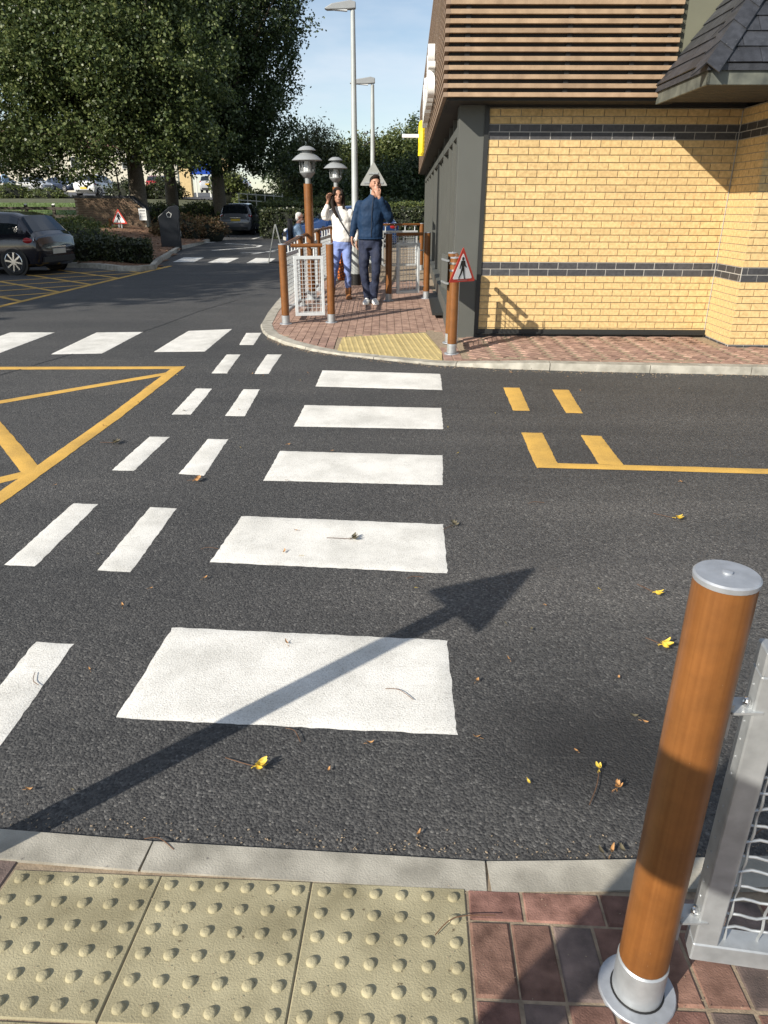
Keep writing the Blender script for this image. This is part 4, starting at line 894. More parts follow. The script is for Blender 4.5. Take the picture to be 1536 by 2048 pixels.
def tree(name, label, base, h, r, blobs, nclump, per, size, leaf, rng, group=None, crad=.7, limbs=14, droop=0, lw=.6, cat='tree', shell=.55, trunk_lean=(0, 0)):
    t = thing(name, label, cat, base, 0, group); spots = []; tot = sum(b[1][0] * b[1][1] * b[1][2] for b in blobs)
    for c, rr in blobs:
        n = max(3, int(nclump * rr[0] * rr[1] * rr[2] / tot))
        for k in range(n):
            d = Vector((rng.gauss(0, 1), rng.gauss(0, 1), rng.gauss(0, 1))).normalized() * (shell + (1 - shell) * rng.random()) ** (1 if rng.random() < .75 else 2)
            q = rng.uniform(.82, 1.1) if rng.random() < .85 else rng.uniform(1.1, 1.3)
            spots.append(((c[0] + d.x * rr[0] * q, c[1] + d.y * rr[1] * q, c[2] + d.z * rr[2] * q), crad * rng.uniform(.6, 1.25), int(per * rng.uniform(.6, 1.4))))
    tr = MB(); top = Vector((trunk_lean[0], trunk_lean[1], h)); 
    tr.tube([(0, 0, -.3), (0, 0, .05), (top.x * .3, top.y * .3, h * .4), tuple(top)], [r * 1.6, r * 1.15, r, r * .75], 12)
    for k in range(limbs):
        s = rng.choice(spots)[0]; st = Vector((top.x * .8, top.y * .8, h * rng.uniform(.7, 1.0))); e = Vector(s); md = st.lerp(e, .5) + Vector((rng.uniform(-.4, .4), rng.uniform(-.4, .4), rng.uniform(0, .6)))
        r1 = r * rng.uniform(.28, .5); tr.tube([tuple(st), tuple(st.lerp(md, .5)), tuple(md), tuple(e)], [r1, r1 * .8, r1 * .6, r1 * .2], 7)
    tr.build('trunk', 'bark', t, True)
    put('crown', leaf_mesh('crown', spots, leaf, size, rng, droop=droop, lw=lw), t); return t
rg = random.Random(11)
tree('maple_tree', 'broad leafy tree with sunlit speckled crown over the mulch bed', (-12.05, 38, .55), 4.2, .40, [((-1.2, -1, 7.0), (4.6, 4, 3.4)), ((-4.4, -1.5, 5.2), (2.6, 2.4, 2.6)), ((2.2, -1, 6.6), (3.2, 3.2, 3.0)), ((-.5, 0, 10.5), (5.2, 4.5, 3.2)), ((-2.8, -2.6, 3.2), (2.8, 1.8, 1.3)), ((1.7, -2.4, 3.5), (2.2, 1.6, 1.3)), ((-.3, -3.2, 3.9), (2.4, 1.4, 1.3)), ((-5.6, -2, 3.4), (1.8, 1.6, 1.3)), ((3.6, -2, 3.8), (1.6, 1.4, 1.2)), ((-5.2, -1, 10), (3, 3, 3)), ((-3.4, -3, 7), (2.4, 2, 2.2)), ((.8, -3.6, 6.8), (2.4, 1.6, 2.0))], 2500, 78, .145, 'leaf_maple', rg, crad=.48, lw=.75)
tree('evergreen_tree', 'dark dense tree beside the sky gap, behind the bin', (-9.6, 45, .8), 4.5, .36, [((1.2, 0, 6.4), (3.6, 3, 3.2)), ((2.6, 0, 9.8), (3.0, 3, 2.7)), ((-1.5, 0, 9.6), (3.4, 3, 3.2)), ((2.9, 0, 4.0), (2.3, 2, 1.6)), ((-1.2, -.5, 4.6), (3.0, 2.2, 1.8)), ((.8, -1.5, 3.6), (2.0, 1.4, 1.1)), ((3.4, 0, 12), (1.6, 1.6, 2)), ((1, 0, 12.5), (4, 3, 2))], 1700, 74, .16, 'leaf_dark', rg, crad=.46, lw=.7)
tree('copper_tree', 'brownish tree between the maple and the evergreen tree', (-12.6, 46, .8), 5, .34, [((1.8, 1, 7.2), (3, 3, 3.6)), ((0, 1, 11), (4, 3, 2.6)), ((.8, 0, 4.4), (2.4, 2, 1.6))], 700, 46, .24, 'leaf_copper', rg, crad=.7)
tree('overhanging_tree', 'dark tree overhanging the far car park at the left', (-26, 38, .9), 5, .3, [((3.4, 0, 3.9), (2.8, 2, 1.6)), ((.5, 0, 8), (3.5, 3, 3)), ((4.2, -1, 8.0), (3.0, 2.5, 2.8)), ((6.2, -1, 5.4), (1.8, 1.6, 1.6))], 640, 66, .18, 'leaf_dark', rg, crad=.6)
tree('willow_tree', 'pale green willow with hanging branches', (-4.7, 53, 1.6), 3, .3, [((0, 0, 4.2), (1.8, 1.8, 1.2)), ((-.6, 0, 3.0), (2.2, 1.8, 1.4)), ((.6, 0, 2.6), (1.5, 1.6, 1.3))], 260, 60, .26, 'leaf_willow', rg, crad=.5, droop=1.3, lw=.28)
for lab, x, y, h, rr, lf in [('rounded green tree just right of the willow', -2.3, 60, 2.4, (2.4, 2.2, 2.1), 'leaf_mid'), ('rust tinged tree between the two lamp columns', -.2, 62, 2.4, (2.0, 2.2, 2.4), 'leaf_copper'), ('olive green tree behind the triangle sign', 1.3, 60, 2.6, (2.2, 2.2, 2.5), 'leaf_mid'),
                             ('tallest dark tree touching the yellow arches', 2.9, 64, 3.2, (1.7, 1.8, 3.0), 'leaf_dark'), ('pale tree against the slatted fascia end', 4.6, 66, 2.6, (2.2, 2.2, 2.4), 'leaf_mid'), ('bushy tree in the gap left of the lanterns', -6.6, 58, 2.0, (2.4, 2.2, 2.0), 'leaf_dark'), ('shady tree in front of the willow trunk', -3.6, 50, 1.2, (1.6, 1.4, 1.5), 'leaf_dark'), ('shady tree behind the man', .6, 54, 1.2, (1.8, 1.6, 1.6), 'leaf_dark'), ('dim tree behind the lamp columns', -1.2, 55, 1.0, (1.8, 1.6, 1.6), 'leaf_mid'), ('dark tree at the far end of the grey windows', 2.6, 55, 1.4, (1.9, 1.6, 2.2), 'leaf_dark')]:
    tree('background_tree', lab, (x, y, zt(x, y)), h, .16, [((0, 0, h), rr), ((.5, 0, h - 1), (rr[0] * .95, rr[1] * .8, rr[2] * .7)), ((-.6, .2, h + .7), (rr[0] * .6, rr[1] * .6, rr[2] * .7))], 300, 46, .20, lf, rg, 'trees behind the hedge', crad=.5, limbs=8)
# trees standing to the left of the view whose shade lies across the car park
for lab, x, y, bl_ in [('roadside tree shading the hatching behind the dark hatchback', -18.2, 9.2, [((0, 0, 7), (3.4, 3.2, 2.6)), ((-1.5, 2, 8), (2.4, 2.4, 2))]), ('roadside tree shading the parked dark hatchback', -16.0, 6.0, [((0, 0, 7), (3.6, 3.4, 2.6)), ((1.5, 2, 8.5), (2.6, 2.6, 2)), ((-1, 3, 6.2), (2.4, 2.4, 1.8))]), ('roadside tree shading the box hedge', -21, 11.5, [((0, 0, 7.5), (4.2, 4, 3)), ((2, 2, 9), (3, 3, 2))]), ('roadside tree shading the litter bin', -21.5, 19, [((0, 0, 7.5), (4, 4, 3.2)), ((1.5, 2, 9), (3, 3, 2.2))]), ('roadside tree shading the mulch bed', -27, 25, [((0, 0, 8), (4.5, 4, 3.2))])]:
    tree('roadside_tree', lab, (x, y, 0), 5, .28, bl_, 300, 36, .3, 'leaf_mid', rg, 'roadside trees left of the view', crad=.8, limbs=10)
# hedges and shrubs
def shrub(name, label, base, blobs, n, size, leaf, group=None, core=True, cat='shrub'):
    t = thing(name, label, cat, base, 0, group)
    c = MB()
    for p, rr in blobs: c.ell(p, [k * .86 for k in rr], 10, 7)
    if core: c.build('branches', 'thicket', t, True)
    spots = []; tot = sum(b_[1][0] * b_[1][1] for b_ in blobs)
    for p, rr in blobs:
        for k in range(int(n * rr[0] * rr[1] / tot)):
            d = Vector((rg.gauss(0, 1), rg.gauss(0, 1), abs(rg.gauss(.25, 1)))).normalized(); q = rg.uniform(.84, 1.06)
            spots.append(((p[0] + d.x * rr[0] * q, p[1] + d.y * rr[1] * q, p[2] + d.z * rr[2] * q), .16 if size < .2 else .22, 22))
    put('foliage', leaf_mesh('foliage', spots, leaf, size, rg), t); return t
def hedge(label, pts, w, h, leaf, n, size=.06, zf=lambda x, y: .18, name='hedge', group=None):
    p0 = pts[0]; t = thing(name, label, 'hedge', (p0[0], p0[1], zf(*p0)), 0, group); core = MB(); spots = []; tl_ = sum((Vector(b_) - Vector(a)).length for a, b_ in zip(pts, pts[1:]))
    for a, b_ in zip(pts, pts[1:]):
        a, b_ = Vector(a), Vector(b_); d = b_ - a; l = d.length; d.normalize(); nn = Vector((-d.y, d.x)); ang = math.atan2(d.y, d.x); c = (a + b_) / 2; zz = zf(c.x, c.y) - zf(*p0)
        core.box((c.x - p0[0], c.y - p0[1], zz + h / 2 - .03), (l + w * .6, w * .86, h - .08), ang)
        for k in range(int(n * l / tl_)):
            s = rg.uniform(-w * .35, l + w * .35); e = rg.random()
            if e < .45: q = a + d * s + nn * rg.uniform(-w / 2, w / 2); z = h + rg.uniform(-.05, .06) + .03 * math.sin(s * 3)
            else: q = a + d * s + nn * rg.choice((-1, 1)) * (w / 2 + rg.uniform(-.05, .04)); z = rg.uniform(.02, h)
            spots.append(((q.x - p0[0], q.y - p0[1], zz + z), .07, 10))
        for e in (a - d * (w * .3), b_ + d * (w * .3)):
            for k in range(int(n * .06)):
                q = e + nn * rg.uniform(-w / 2, w / 2); spots.append(((q.x - p0[0], q.y - p0[1], zz + rg.uniform(.02, h)), .08, 10))
    core.build('branches', 'thicket', t); put('foliage', leaf_mesh('foliage', spots, leaf, size, rg, lw=.8), t); return t
hedge('low clipped box hedge at the corner of the planting bed', [(-10.6, 20.9), (-8.2, 20.0), (-6.9, 20.6)], 1.3, .55, 'leaf_hedge', 1700, .07, lambda x, y: .2)
shrub('shrub', 'sunlit bushy shrub between dark hatchback and brick enclosure', (-11.2, 24, .25), [((0, 0, .3), (1.5, 1.2, .75)), ((-2.2, .5, .3), (1.6, 1.2, .95)), ((1.6, .3, .2), (1.1, 1, .6))], 420, .09, 'leaf_mid')
shrub('shrub', 'loose shrub in front of the brown brick enclosure', (-13.6, 33.6, .5), [((0, 0, .1), (1.1, .8, .5)), ((1.1, .2, -.1), (.7, .6, .4))], 220, .11, 'leaf_mid')
shrub('shrub', 'bare twiggy shrub right of the litter bin', (-8.9, 33, .4), [((0, 0, .1), (1.1, .9, .75)), ((1.0, 1.0, .1), (.9, .8, .6))], 240, .10, 'leaf_dry')
shrub('shrub', 'green shrub row behind the parked grey car', (-10.5, 45.5, .6), [((0, 0, .3), (2, 1.2, .9)), ((2.6, 0, .2), (2, 1.2, .8)), ((-2.6, -1, .3), (1.6, 1, .8)), ((5.4, -.5, .1), (1.6, 1, .9))], 520, .13, 'leaf_mid')
shrub('shrub', 'yellow green shrub under the white handrail', (-8.6, 52, 1.4), [((0, 0, .3), (1.6, 1.2, .8)), ((2.5, 0, .2), (1.8, 1.2, .8)), ((-2.4, 3, 1.2), (1.4, 1.2, 1.3))], 420, .15, 'leaf_lime')
hedge('tall dark hedge behind the seated man', [(-5.4, 37.2), (-1.2, 36.6), (3.5, 36.2)], 1.3, 1.25, 'leaf_hedge', 2600, .09, lambda x, y: .18)
hedge('sunlit hedge step behind the tall dark hedge', [(-6.0, 41.5), (-1.5, 41), (4.5, 40.6)], 1.7, 1.55, 'leaf_mid', 2300, .10, lambda x, y: .18)
shrub('shrub', 'rounded green bush mounds beyond the dark hedge', (-3.2, 45, .3), [((0, 0, .5), (2.2, 1.6, 1.4)), ((3.4, 0, .4), (2, 1.5, 1.3)), ((6.4, 0, .5), (1.8, 1.5, 1.3)), ((-2.8, .5, .4), (1.8, 1.4, 1.3))], 800, .13, 'leaf_mid')
shrub('shrub', 'leafy shrub on the bank below the row of parked cars', (-27.5, 56, 1.9), [((0, 0, .2), (2.2, 1.2, .9)), ((3.0, .3, .1), (1.8, 1.1, .7)), ((-3, 0, .3), (2, 1.2, 1.0))], 420, .14, 'leaf_mid')
shrub('shrub', 'dark shrub beside the white hatchback on the bank', (-18.2, 55.5, 1.8), [((0, 0, .4), (1.6, 1.0, 1.1)), ((2.4, .5, .4), (1.5, 1, 1.2))], 320, .14, 'leaf_hedge')
gb = MB()
for k in range(5200):
    x, y = rg.uniform(-36, -15), rg.uniform(41.5, 50); z = zt(x, y) + .05; a = rg.uniform(0, 6.28); hh = rg.uniform(.06, .16); w = .02
    gb.add([(x - w * math.cos(a), y - w * math.sin(a), z), (x + w * math.cos(a), y + w * math.sin(a), z), (x + rg.uniform(-.05, .05), y + rg.uniform(-.05, .05), z + hh)], [(0, 1, 2)])
o = gb.build('grass', 'grass_blade'); tag(o, 'short sunlit grass on the bank behind the timber rail', 'grass'); o['kind'] = 'stuff'
# ---------------------------------------------------------------- brick enclosure, bin, signs in the bed
t = thing('brick_enclosure', 'brown brick enclosure with sloping coping in the planting bed', 'wall', (-13.1, 36, .5))
MB().box((0, .25, .72), (2.62, .4, 1.44)).slab([(1.31, .05, 0), (1.9, .05, 0), (1.9, .05, .92), (1.31, .05, 1.42)], (0, .4, 0)).build('core', 'mortar', t)
bmesh_ = MB().box((0, .02, 0), (.205, .05, .058)).mesh('brick', 'brick_brown')
for r in range(19):
    for k in range(15):
        x = -1.2 + k * .215 + (.107 if r % 2 else 0)
        if x > 1.24 and r * .075 > 1.40 - (x - 1.2) * .85 or x > 1.85: continue
        put('brick', bmesh_, t, (x, .028, .04 + r * .075))
MB().box((-.0, .25, 1.50), (2.7, .5, .11)).slab([(1.31, 0, 1.44), (1.95, 0, .93), (1.95, 0, 1.03), (1.31, 0, 1.55)], (0, .5, 0)).build('coping', 'slate', t)
MB().tube([(.75, .3, 1.5), (.62, .3, 5)], .035, 8).build('vent_pole', 'timber_dark', t)
t = thing('litter_bin', 'tall black hooded litter bin at the end of the mulch bed', 'bin', (-7.55, 26.9, .18), R(14))
bn = MB(); 
for x_, sgn in ((0, 1),): bn.slab([(-.34, -.30, 0.02), (.34, -.30, 0.02), (.34, -.30, 1.02), (.36, -.30, 1.05), (.36, -.30, 1.40), (.30, -.30, 1.47), (.05, -.30, 1.42), (-.36, -.30, 1.10), (-.36, -.30, .98), (-.34, -.30, .95)], (0, .60, 0))
bevel(bn.build('body', 'bin_black', t, True), .03, 2)
MB().box((.36, 0, 1.2), (.06, .44, .22)).build('aperture', 'black', t); MB().box((0, -.305, .5), (.5, .02, .8)).build('door', 'bin_black', t)
ring = MB(); pts = [(.02 + .09 * math.cos(R(72 * k + 18)), -.302, 1.16 + .09 * math.sin(R(72 * k + 18))) for k in range(6)]; ring.tube(pts, .012, 6); ring.build('emblem', 'white_rail', t)
MB().box((.352, -.12, .55), (.012, .14, .18)).build('label', 'white_rail', t)
t = thing('pedestrian_sign', 'red bordered triangle sign on twin posts in front of the brown brick enclosure', 'sign', (-11.75, 34, .35), 0, 'pedestrian triangle signs')
tri_sign(t, (0, -.02, .74), (1, 0), .72, .62)
for dx in (-.30, .0, .12): MB().box((dx - .05, .03, .28), (.05, .04, .56)).build('post', 'galv', t)
MB().box((-.42, .02, .35), (.12, .06, .8)).build('brown_post', 'post_brown', t)
t = thing('notice_board', 'small white notice with grey lines on the brick enclosure', 'sign', (-11.28, 35.9, 1.25)); MB().box((0, 0, 0), (.34, .02, .5)).build('board', 'white_sign', t)
for k in range(6): MB().box((0, -.012, .18 - k * .065), (.26, .006, .025 if k else .06)).build('text_line', 'notice_text', t)
# timber knee rail, white handrail, gantry sign
t = thing('timber_rail', 'dark timber knee rail with pale topped posts below the grass bank', 'fence', (-20, 40.4, .8))
for k in range(8):
    x = -6 + k * 1.45; MB().box((x, 0, .4), (.14, .14, .86)).build('post', 'timber_dark', t); MB().slab([(x - .07, -.07, .83), (x + .07, -.07, .83), (x + .07, .07, .9), (x - .07, .07, .9)], (0, 0, .012)).build('post_top', 'white_rail', t)
for z in (.3, .68): MB().box((-.9, -.08, z), (11, .05, .14)).build('rail', 'timber_dark', t)
t = thing('handrail', 'white metal handrail with two bars beyond the parked grey car', 'fence', (-8, 50, 1.3))
for k in range(6): MB().box((-1.4 + k * .56, 0, .5), (.05, .05, 1.1)).build('post', 'white_rail', t)
for z in (.98, .6, .22): MB().tube([(-1.45, 0, z + .08), (1.45, 0, z - .1)], .03, 8).build('bar', 'white_rail', t)
t = thing('white_fence', 'white post and rail fence along the upper car park', 'fence', (-27, 58, zt(-27, 58)))
for k in range(6): MB().box((-9 + k * 1.9, 0, .5), (.09, .09, 1.0)).build('post', 'white_rail', t)
MB().box((-4.2, -.05, .92), (10, .05, .12)).build('rail', 'white_rail', t)
for k in range(3): MB().box((6.5 + k * .9, 0, .55), (.12, .12, 1.1)).build('post', 'white_rail', t)
t = thing('gantry_sign', 'blue board between two cream pillars beyond the trees', 'sign', (-13.75, 60, zt(-13.7, 60) - .7))
for x in (-1.45, 1.55): MB().box((x, 0, 2), (.85, .6, 4)).build('pillar', 'cream_pillar', t)
MB().box((.05, -.1, 2.85), (2.25, .15, .95)).build('board', 'blue_sign', t)
for x in (-.7, .35): MB().box((x, -.05, 1.4), (.09, .09, 2.1)).build('stay', 'white_rail', t)
# far cream building
t = thing('cream_building', 'long cream rendered building with tiled roof beyond the upper car park', 'building', (-47, 112, 2.6), R(8))
MB().box((0, 4, 3.2), (34, 8, 6.4)).build('wall', 'cream', t)
MB().slab([(-17.4, -.6, 6.4), (17.4, -.6, 6.4), (17.4, 4, 9), (-17.4, 4, 9)], (0, 0, .2)).build('roof', 'roof_tile', t)
for k in range(9):
    for zf_ in (1.6, 4.6):
        w = MB().box((-14.5 + k * 3.5, -.03, zf_), (1.3, .12, 1.5)).build('window', 'white_rail', t); MB().box((-14.5 + k * 3.5, -.1, zf_), (1.1, .04, 1.3)).build('pane', 'glass_window', w)
# A-board
t = thing('pavement_board', 'folding grey pavement board seen edge on beside the crossing', 'sign', (-3.02, 21.1, .18), R(97))
for s in (-1, 1):
    m = Matrix.Rotation(R(13) * s, 4, 'X'); MB().box((0, s * .12, .5), (.6, .025, 1.0), 0, m).build('panel', 'sign_back', t)
MB().box((0, 0, .35), (.5, .36, .012)).build('stay', 'galv', t)
# ---------------------------------------------------------------- cars
def cat_rom(K, n):
    out = []; m = len(K)
    for i in range(m - 1):
        p0, p1, p2, p3 = K[max(i - 1, 0)], K[i], K[i + 1], K[min(i + 2, m - 1)]
        for j in range(n):
            t = j / n; out.append([a1 + (a2 - a1) * (t * t * (3 - 2 * t) * .35 + t * .65) for a0, a1, a2, a3 in zip(p0, p1, p2, p3)])
    out.append(list(K[-1])); return out
HATCH = [(-1.93, .44, .55, .62, .74, .70, .64), (-1.88, .26, .76, .76, .81, .90, .75), (-1.78, .20, .80, .90, .82, 1.00, .74), (-1.50, .18, .83, .95, .82, 1.34, .62), (-1.22, .18, .84, .94, .83, 1.42, .60), (-.3, .18, .85, .92, .83, 1.46, .60), (.35, .18, .85, .90, .82, 1.40, .58), (1.05, .18, .84, .88, .80, .97, .72), (1.5, .18, .83, .80, .78, .86, .70), (1.85, .20, .78, .68, .74, .74, .62), (2.0, .34, .60, .52, .62, .58, .52)]
MPV = [(-2.2, .45, .62, .72, .76, .80, .66), (-2.14, .26, .80, .80, .84, .95, .76), (-2.02, .22, .86, .98, .86, 1.10, .76), (-1.85, .20, .88, 1.02, .87, 1.52, .66), (-1.6, .2, .89, 1.02, .87, 1.60, .64), (-.3, .2, .90, 1.0, .88, 1.64, .64), (.5, .2, .90, .98, .87, 1.55, .60), (1.3, .2, .88, .96, .84, 1.06, .74), (1.8, .2, .86, .86, .80, .92, .72), (2.1, .22, .80, .72, .76, .78, .64), (2.22, .36, .62, .55, .64, .6, .54)]
def car(label, loc, heading, paint, kind='hatch', scale=1, detail=2, plate='plate_yellow', group=None, name='parked_car'):
    t = thing(name, label, 'car', loc, heading, group); t.scale = (scale,) * 3
    K = HATCH if kind == 'hatch' else MPV; S = cat_rom(K, 4); rings = []
    for x, zs, ws, zb_, wb, zf_, wf in S:
        mid = zs + (zb_ - zs) * .55; half = [(0, zs), (ws * .85, zs), (ws * .97, zs + .07), (max(ws, wb) * 1.0 + .015, mid), (wb + .005, zb_ - .04), (wb - .015, zb_), ((wb + wf) / 2 + .02, (zb_ + zf_) / 2), (wf + .03, zf_ - .06), (wf - .06, zf_ - .012), (wf * .45, zf_ + .012), (0, zf_ + .018)]
        rings.append([(x, -y_, z_) for y_, z_ in half] + [(x, y_, z_) for y_, z_ in half[-2:0:-1]])
    body = MB().loft(rings); body.build('body', paint, t, True, 40)
    nR = len(rings[0])
    def glass(nm, i0, i1, ks, par=t, off=.006):
        g = MB(); 
        for i in range(i0, i1):
            for k in ks:
                q = [Vector(rings[i][k]), Vector(rings[i][k + 1]), Vector(rings[i + 1][k + 1]), Vector(rings[i + 1][k])]
                n = (q[1] - q[0]).cross(q[3] - q[0]); n = n.normalized() if n.length else Vector((0, 0, 1))
                c = sum(q, Vector()) / 4
                if n.dot(c - Vector((c.x, 0, .7))) < 0: n = -n
                g.add([p + n * off for p in q], [(0, 1, 2, 3)])
        return g.build(nm, 'glass_dark', par, True, 60)
    # stations x4: sides between belt (5) and roof edge (7)
    a = 4
    for ks in ((5, 6), (nR - 7, nR - 8)):
        ks = (min(ks), max(ks)); 
    left = [5, 6]; right = [nR - 8 + 1, nR - 8] 
    right = [13, 14] if nR == 20 else right
    for ks in (left, right):
        glass('side_window', 3 * a + 1, 4 * a + 2, ks); glass('side_window', 4 * a + 3, 6 * a, ks) if kind == 'hatch' else [glass('side_window', 4 * a, 5 * a - 1, ks), glass('side_window', 5 * a, 6 * a, ks)]
    glass('rear_window', 2 * a, 3 * a, [7, 8, 9, 10, 11, 12]); glass('windscreen', 6 * a, 7 * a - 1, [7, 8, 9, 10, 11, 12])
    wx = (-1.25, 1.28) if kind == 'hatch' else (-1.38, 1.42); wr = .315 if kind == 'hatch' else .33; wy = .75 if kind == 'hatch' else .80
    for x in wx:
        for s in (-1, 1):
            q = Matrix.Translation((x, s * wy, wr)) @ Matrix.Rotation(R(90) * s * -1, 4, 'X')
            w = MB().lathe([(wr * .72, -.0), (wr * .93, .0), (wr, .03), (wr, .17), (wr * .93, .2), (wr * .72, .2)], (0, 0, -.08), 24); w.v = [tuple(q @ Vector(p)) for p in w.v]; wo_ = w.build('tyre', 'rubber', t, True, 30)
            d = MB().lathe([(wr * .98 + .05, 0), (wr * .98 + .05, .012)], (0, 0, .085), 24); d.v = [tuple(q @ Vector(p)) for p in d.v]; d.build('wheel_arch', 'black', t)
            rim = MB()
            rim.lathe([(wr * .70, .08), (wr * .74, .125), (wr * .70, .13), (wr * .66, .10)], (0, 0, 0), 24)
            for k in range(8 if detail > 1 else 5):
                an = k * 2 * math.pi / (8 if detail > 1 else 5); c, sn_ = math.cos(an), math.sin(an)
                P = [(-.02, .03), (.02, .03), (.055, wr * .71), (.015, wr * .71)]
                rim.slab([(c * u - sn_ * v, sn_ * u + c * v, .112) for u, v in P], (0, 0, .015))
            rim.lathe([(.05, .1), (.05, .13)], (0, 0, 0), 12); rim.v = [tuple(q @ Vector(p)) for p in rim.v]; rim.build('rim', 'chrome' if detail > 1 else 'car_silver', wo_)
    xr = K[1][0]; zl = .80 if kind == 'hatch' else .98
    for s in (-1, 1):
        MB().ell((xr + .20, s * .735 if kind == 'hatch' else s * .77, zl), (.19, .13, .095), 12, 8).build('tail_light', 'light_red', t, True)
        if detail > 1: MB().tube([(xr + .03 + .06 * (1 - abs(math.cos(u))), s * (.72 + .11 * math.cos(u)), zl + .095 * math.sin(u)) for u in [k * math.pi / 6 for k in range(13)]], .012, 6).build('light_trim', 'chrome', t, True)
        MB().ell((K[-2][0] - .04, s * .56, .66 if kind == 'hatch' else .72), (.14, .16, .08), 10, 6).build('headlight', 'lamp_glass', t, True)
        MB().box((.62, s * (.95 if kind == 'hatch' else 1.0), .98 if kind == 'hatch' else 1.08), (.12, .18, .13)).build('mirror', paint, t)
    MB().box((K[0][0] - .015, 0, .54 if kind == 'hatch' else .78), (.02, .52, .12)).build('number_plate', plate, t); MB().box((K[-1][0] + .01, 0, .42), (.02, .52, .11)).build('front_plate', 'plate_white', t)
    MB().box((K[0][0] + .04, 0, .36), (.10, 1.30, .12)).build('bumper_insert', 'black', t); MB().box((K[0][0] - .012, 0, .64 if kind == 'hatch' else .90), (.02, .60, .025)).build('handle_bar', 'chrome', t)
    MB().box((K[-1][0] - .02, 0, .56), (.06, .8, .12)).build('grille', 'black', t)
    if detail > 1:
        for s in (-1, 1): MB().box((-.1, s * .865, .86), (.16, .02, .03)).build('door_handle', 'chrome', t); MB().box((.0, s * .855, .5), (.01, .012, .6)).build('door_seam', 'black', t)
    return t
h = Vector((-.985, .17)); ax = Vector((-8.12, 17.7))
ct = ax + h * 1.25
car('dark purple hatchback with alloy wheels parked on yellow hatching', (ct.x, ct.y, .165), math.atan2(h.y, h.x), 'car_purple', 'hatch', .93, 2, 'plate_white')
car('grey people carrier parked tail towards the crossing', (-8.0, 43.3, .18), R(90), 'car_grey', 'mpv', .97, 2, 'plate_yellow')
car('blue hatchback parked beyond the path railing', (-1.55, 27.0, .18), R(196), 'car_blue', 'hatch', 1, 1)
FG = 'cars in the upper car park'
car('white hatchback with red lights on the bank above the brick enclosure', (-21.3, 58, zt(-21.3, 58) + .09), R(80), 'car_white', 'hatch', 1, 1)
car('red car seen between the two tree trunks', (-24.4, 85, zt(-24, 85) + .09), R(88), 'car_red', 'mpv', 1, 1)
car('silver car under the blue gantry board', (-18.6, 84, zt(-18.6, 84) + .09), R(92), 'car_silver', 'mpv', 1, 1)
car('red car under the blue gantry board', (-15.6, 84, zt(-15.6, 84) + .09), R(85), 'car_red', 'hatch', 1.05, 1)
for k, (x, y, p, lab) in enumerate([(-41.5, 78, 'car_white', 'white car first in the row by the cream building'), (-39, 80, 'car_navy', 'navy car parked next to the white car in the row'), (-36.6, 82, 'car_silver', 'silver car third in the row by the cream building'), (-34.6, 84, 'car_navy', 'dark car last in the row by the cream building')]):
    car(lab, (x, y, zt(x, y) + .09), R(-30), p, 'hatch', 1, 1, group=FG)
# ---------------------------------------------------------------- people
def erings(rows, n=20):               # rows = (cx, cy, z, rx, ry)
    return [[(cx + rx * math.cos(2 * math.pi * k / n), cy + ry * math.sin(2 * math.pi * k / n), z) for k in range(n)] for cx, cy, z, rx, ry in rows]
def remesh(o, v):
    m = o.modifiers.new('remesh', 'REMESH'); m.mode = 'VOXEL'; m.voxel_size = v; m.use_smooth_shade = True
    s = o.modifiers.new('smooth', 'SMOOTH'); s.iterations = 3; s.factor = .5
    if o.name.split('.')[0] in ('jacket', 'jeans', 'jumper', 'shirt', 'coat', 'trousers'):
        for nm, sz, st in (('fold', .13, .034), ('crease', .05, .009)):
            tx = bpy.data.textures.new(nm, 'CLOUDS'); tx.noise_scale = sz; tx.noise_depth = 2; d = o.modifiers.new(nm, 'DISPLACE'); d.texture = tx; d.strength = st; d.mid_level = .5; d.texture_coords = 'LOCAL'
    return o
def smoothpts(P, n=4):
    P = [Vector(p) for p in P]; out = []
    for i in range(len(P) - 1):
        p0, p1, p2, p3 = P[max(i - 1, 0)], P[i], P[i + 1], P[min(i + 2, len(P) - 1)]
        for j in range(n):
            t = j / n; out.append(.5 * ((2 * p1) + (p2 - p0) * t + (2 * p0 - 5 * p1 + 4 * p2 - p3) * t * t + (3 * p1 - p0 - 3 * p2 + p3) * t ** 3))
    out.append(P[-1]); return out
def limb(mb, P, r, n=4, seg=14):
    S = smoothpts(P, n); m = len(P) - 1; rr = []
    for i in range(len(S)):
        x = i / n; k = min(int(x), m - 1); f = x - k; rr.append(r[k] + (r[k + 1] - r[k]) * f)
    a = Vector(P[0]); mb.ell(a, (r[0],) * 3, 10, 8); mb.ell(P[-1], (r[-1],) * 3, 10, 8); mb.tube(S, rr, seg)
def hand(mb, wrist, dirv, nrm, L_=.18, curl=.5, fist=False):
    w = Vector(wrist); d = Vector(dirv).normalized(); n = Vector(nrm).normalized(); s = d.cross(n).normalized()
    q = Matrix((s, n, d)).transposed()
    mb.ell(w + d * .045, (.038, .018, .055), 12, 8, q.to_4x4())
    for k, (o, l) in enumerate(((-.030, .062), (-.010, .076), (.010, .072), (.030, .056))):
        a = w + d * .085 + s * o; 
        c1 = (d * (1 - curl * .5) + n * curl).normalized(); c2 = (d * (1 - curl * 1.6) + n * curl * 1.2).normalized() if fist or curl > .3 else d
        mb.tube([a, a + c1 * l * .5, a + c1 * l * .5 + c2 * l * .5], [.0095, .009, .007], 8); mb.ell(a + c1 * l * .5 + c2 * l * .5, (.007,) * 3, 6, 4)
    a = w + d * .03 - s * .032; b = a - s * .022 + d * .035 + n * .012; mb.tube([a, b, b + d * .03 + n * .012 * (1 + curl)], [.012, .010, .008], 8)
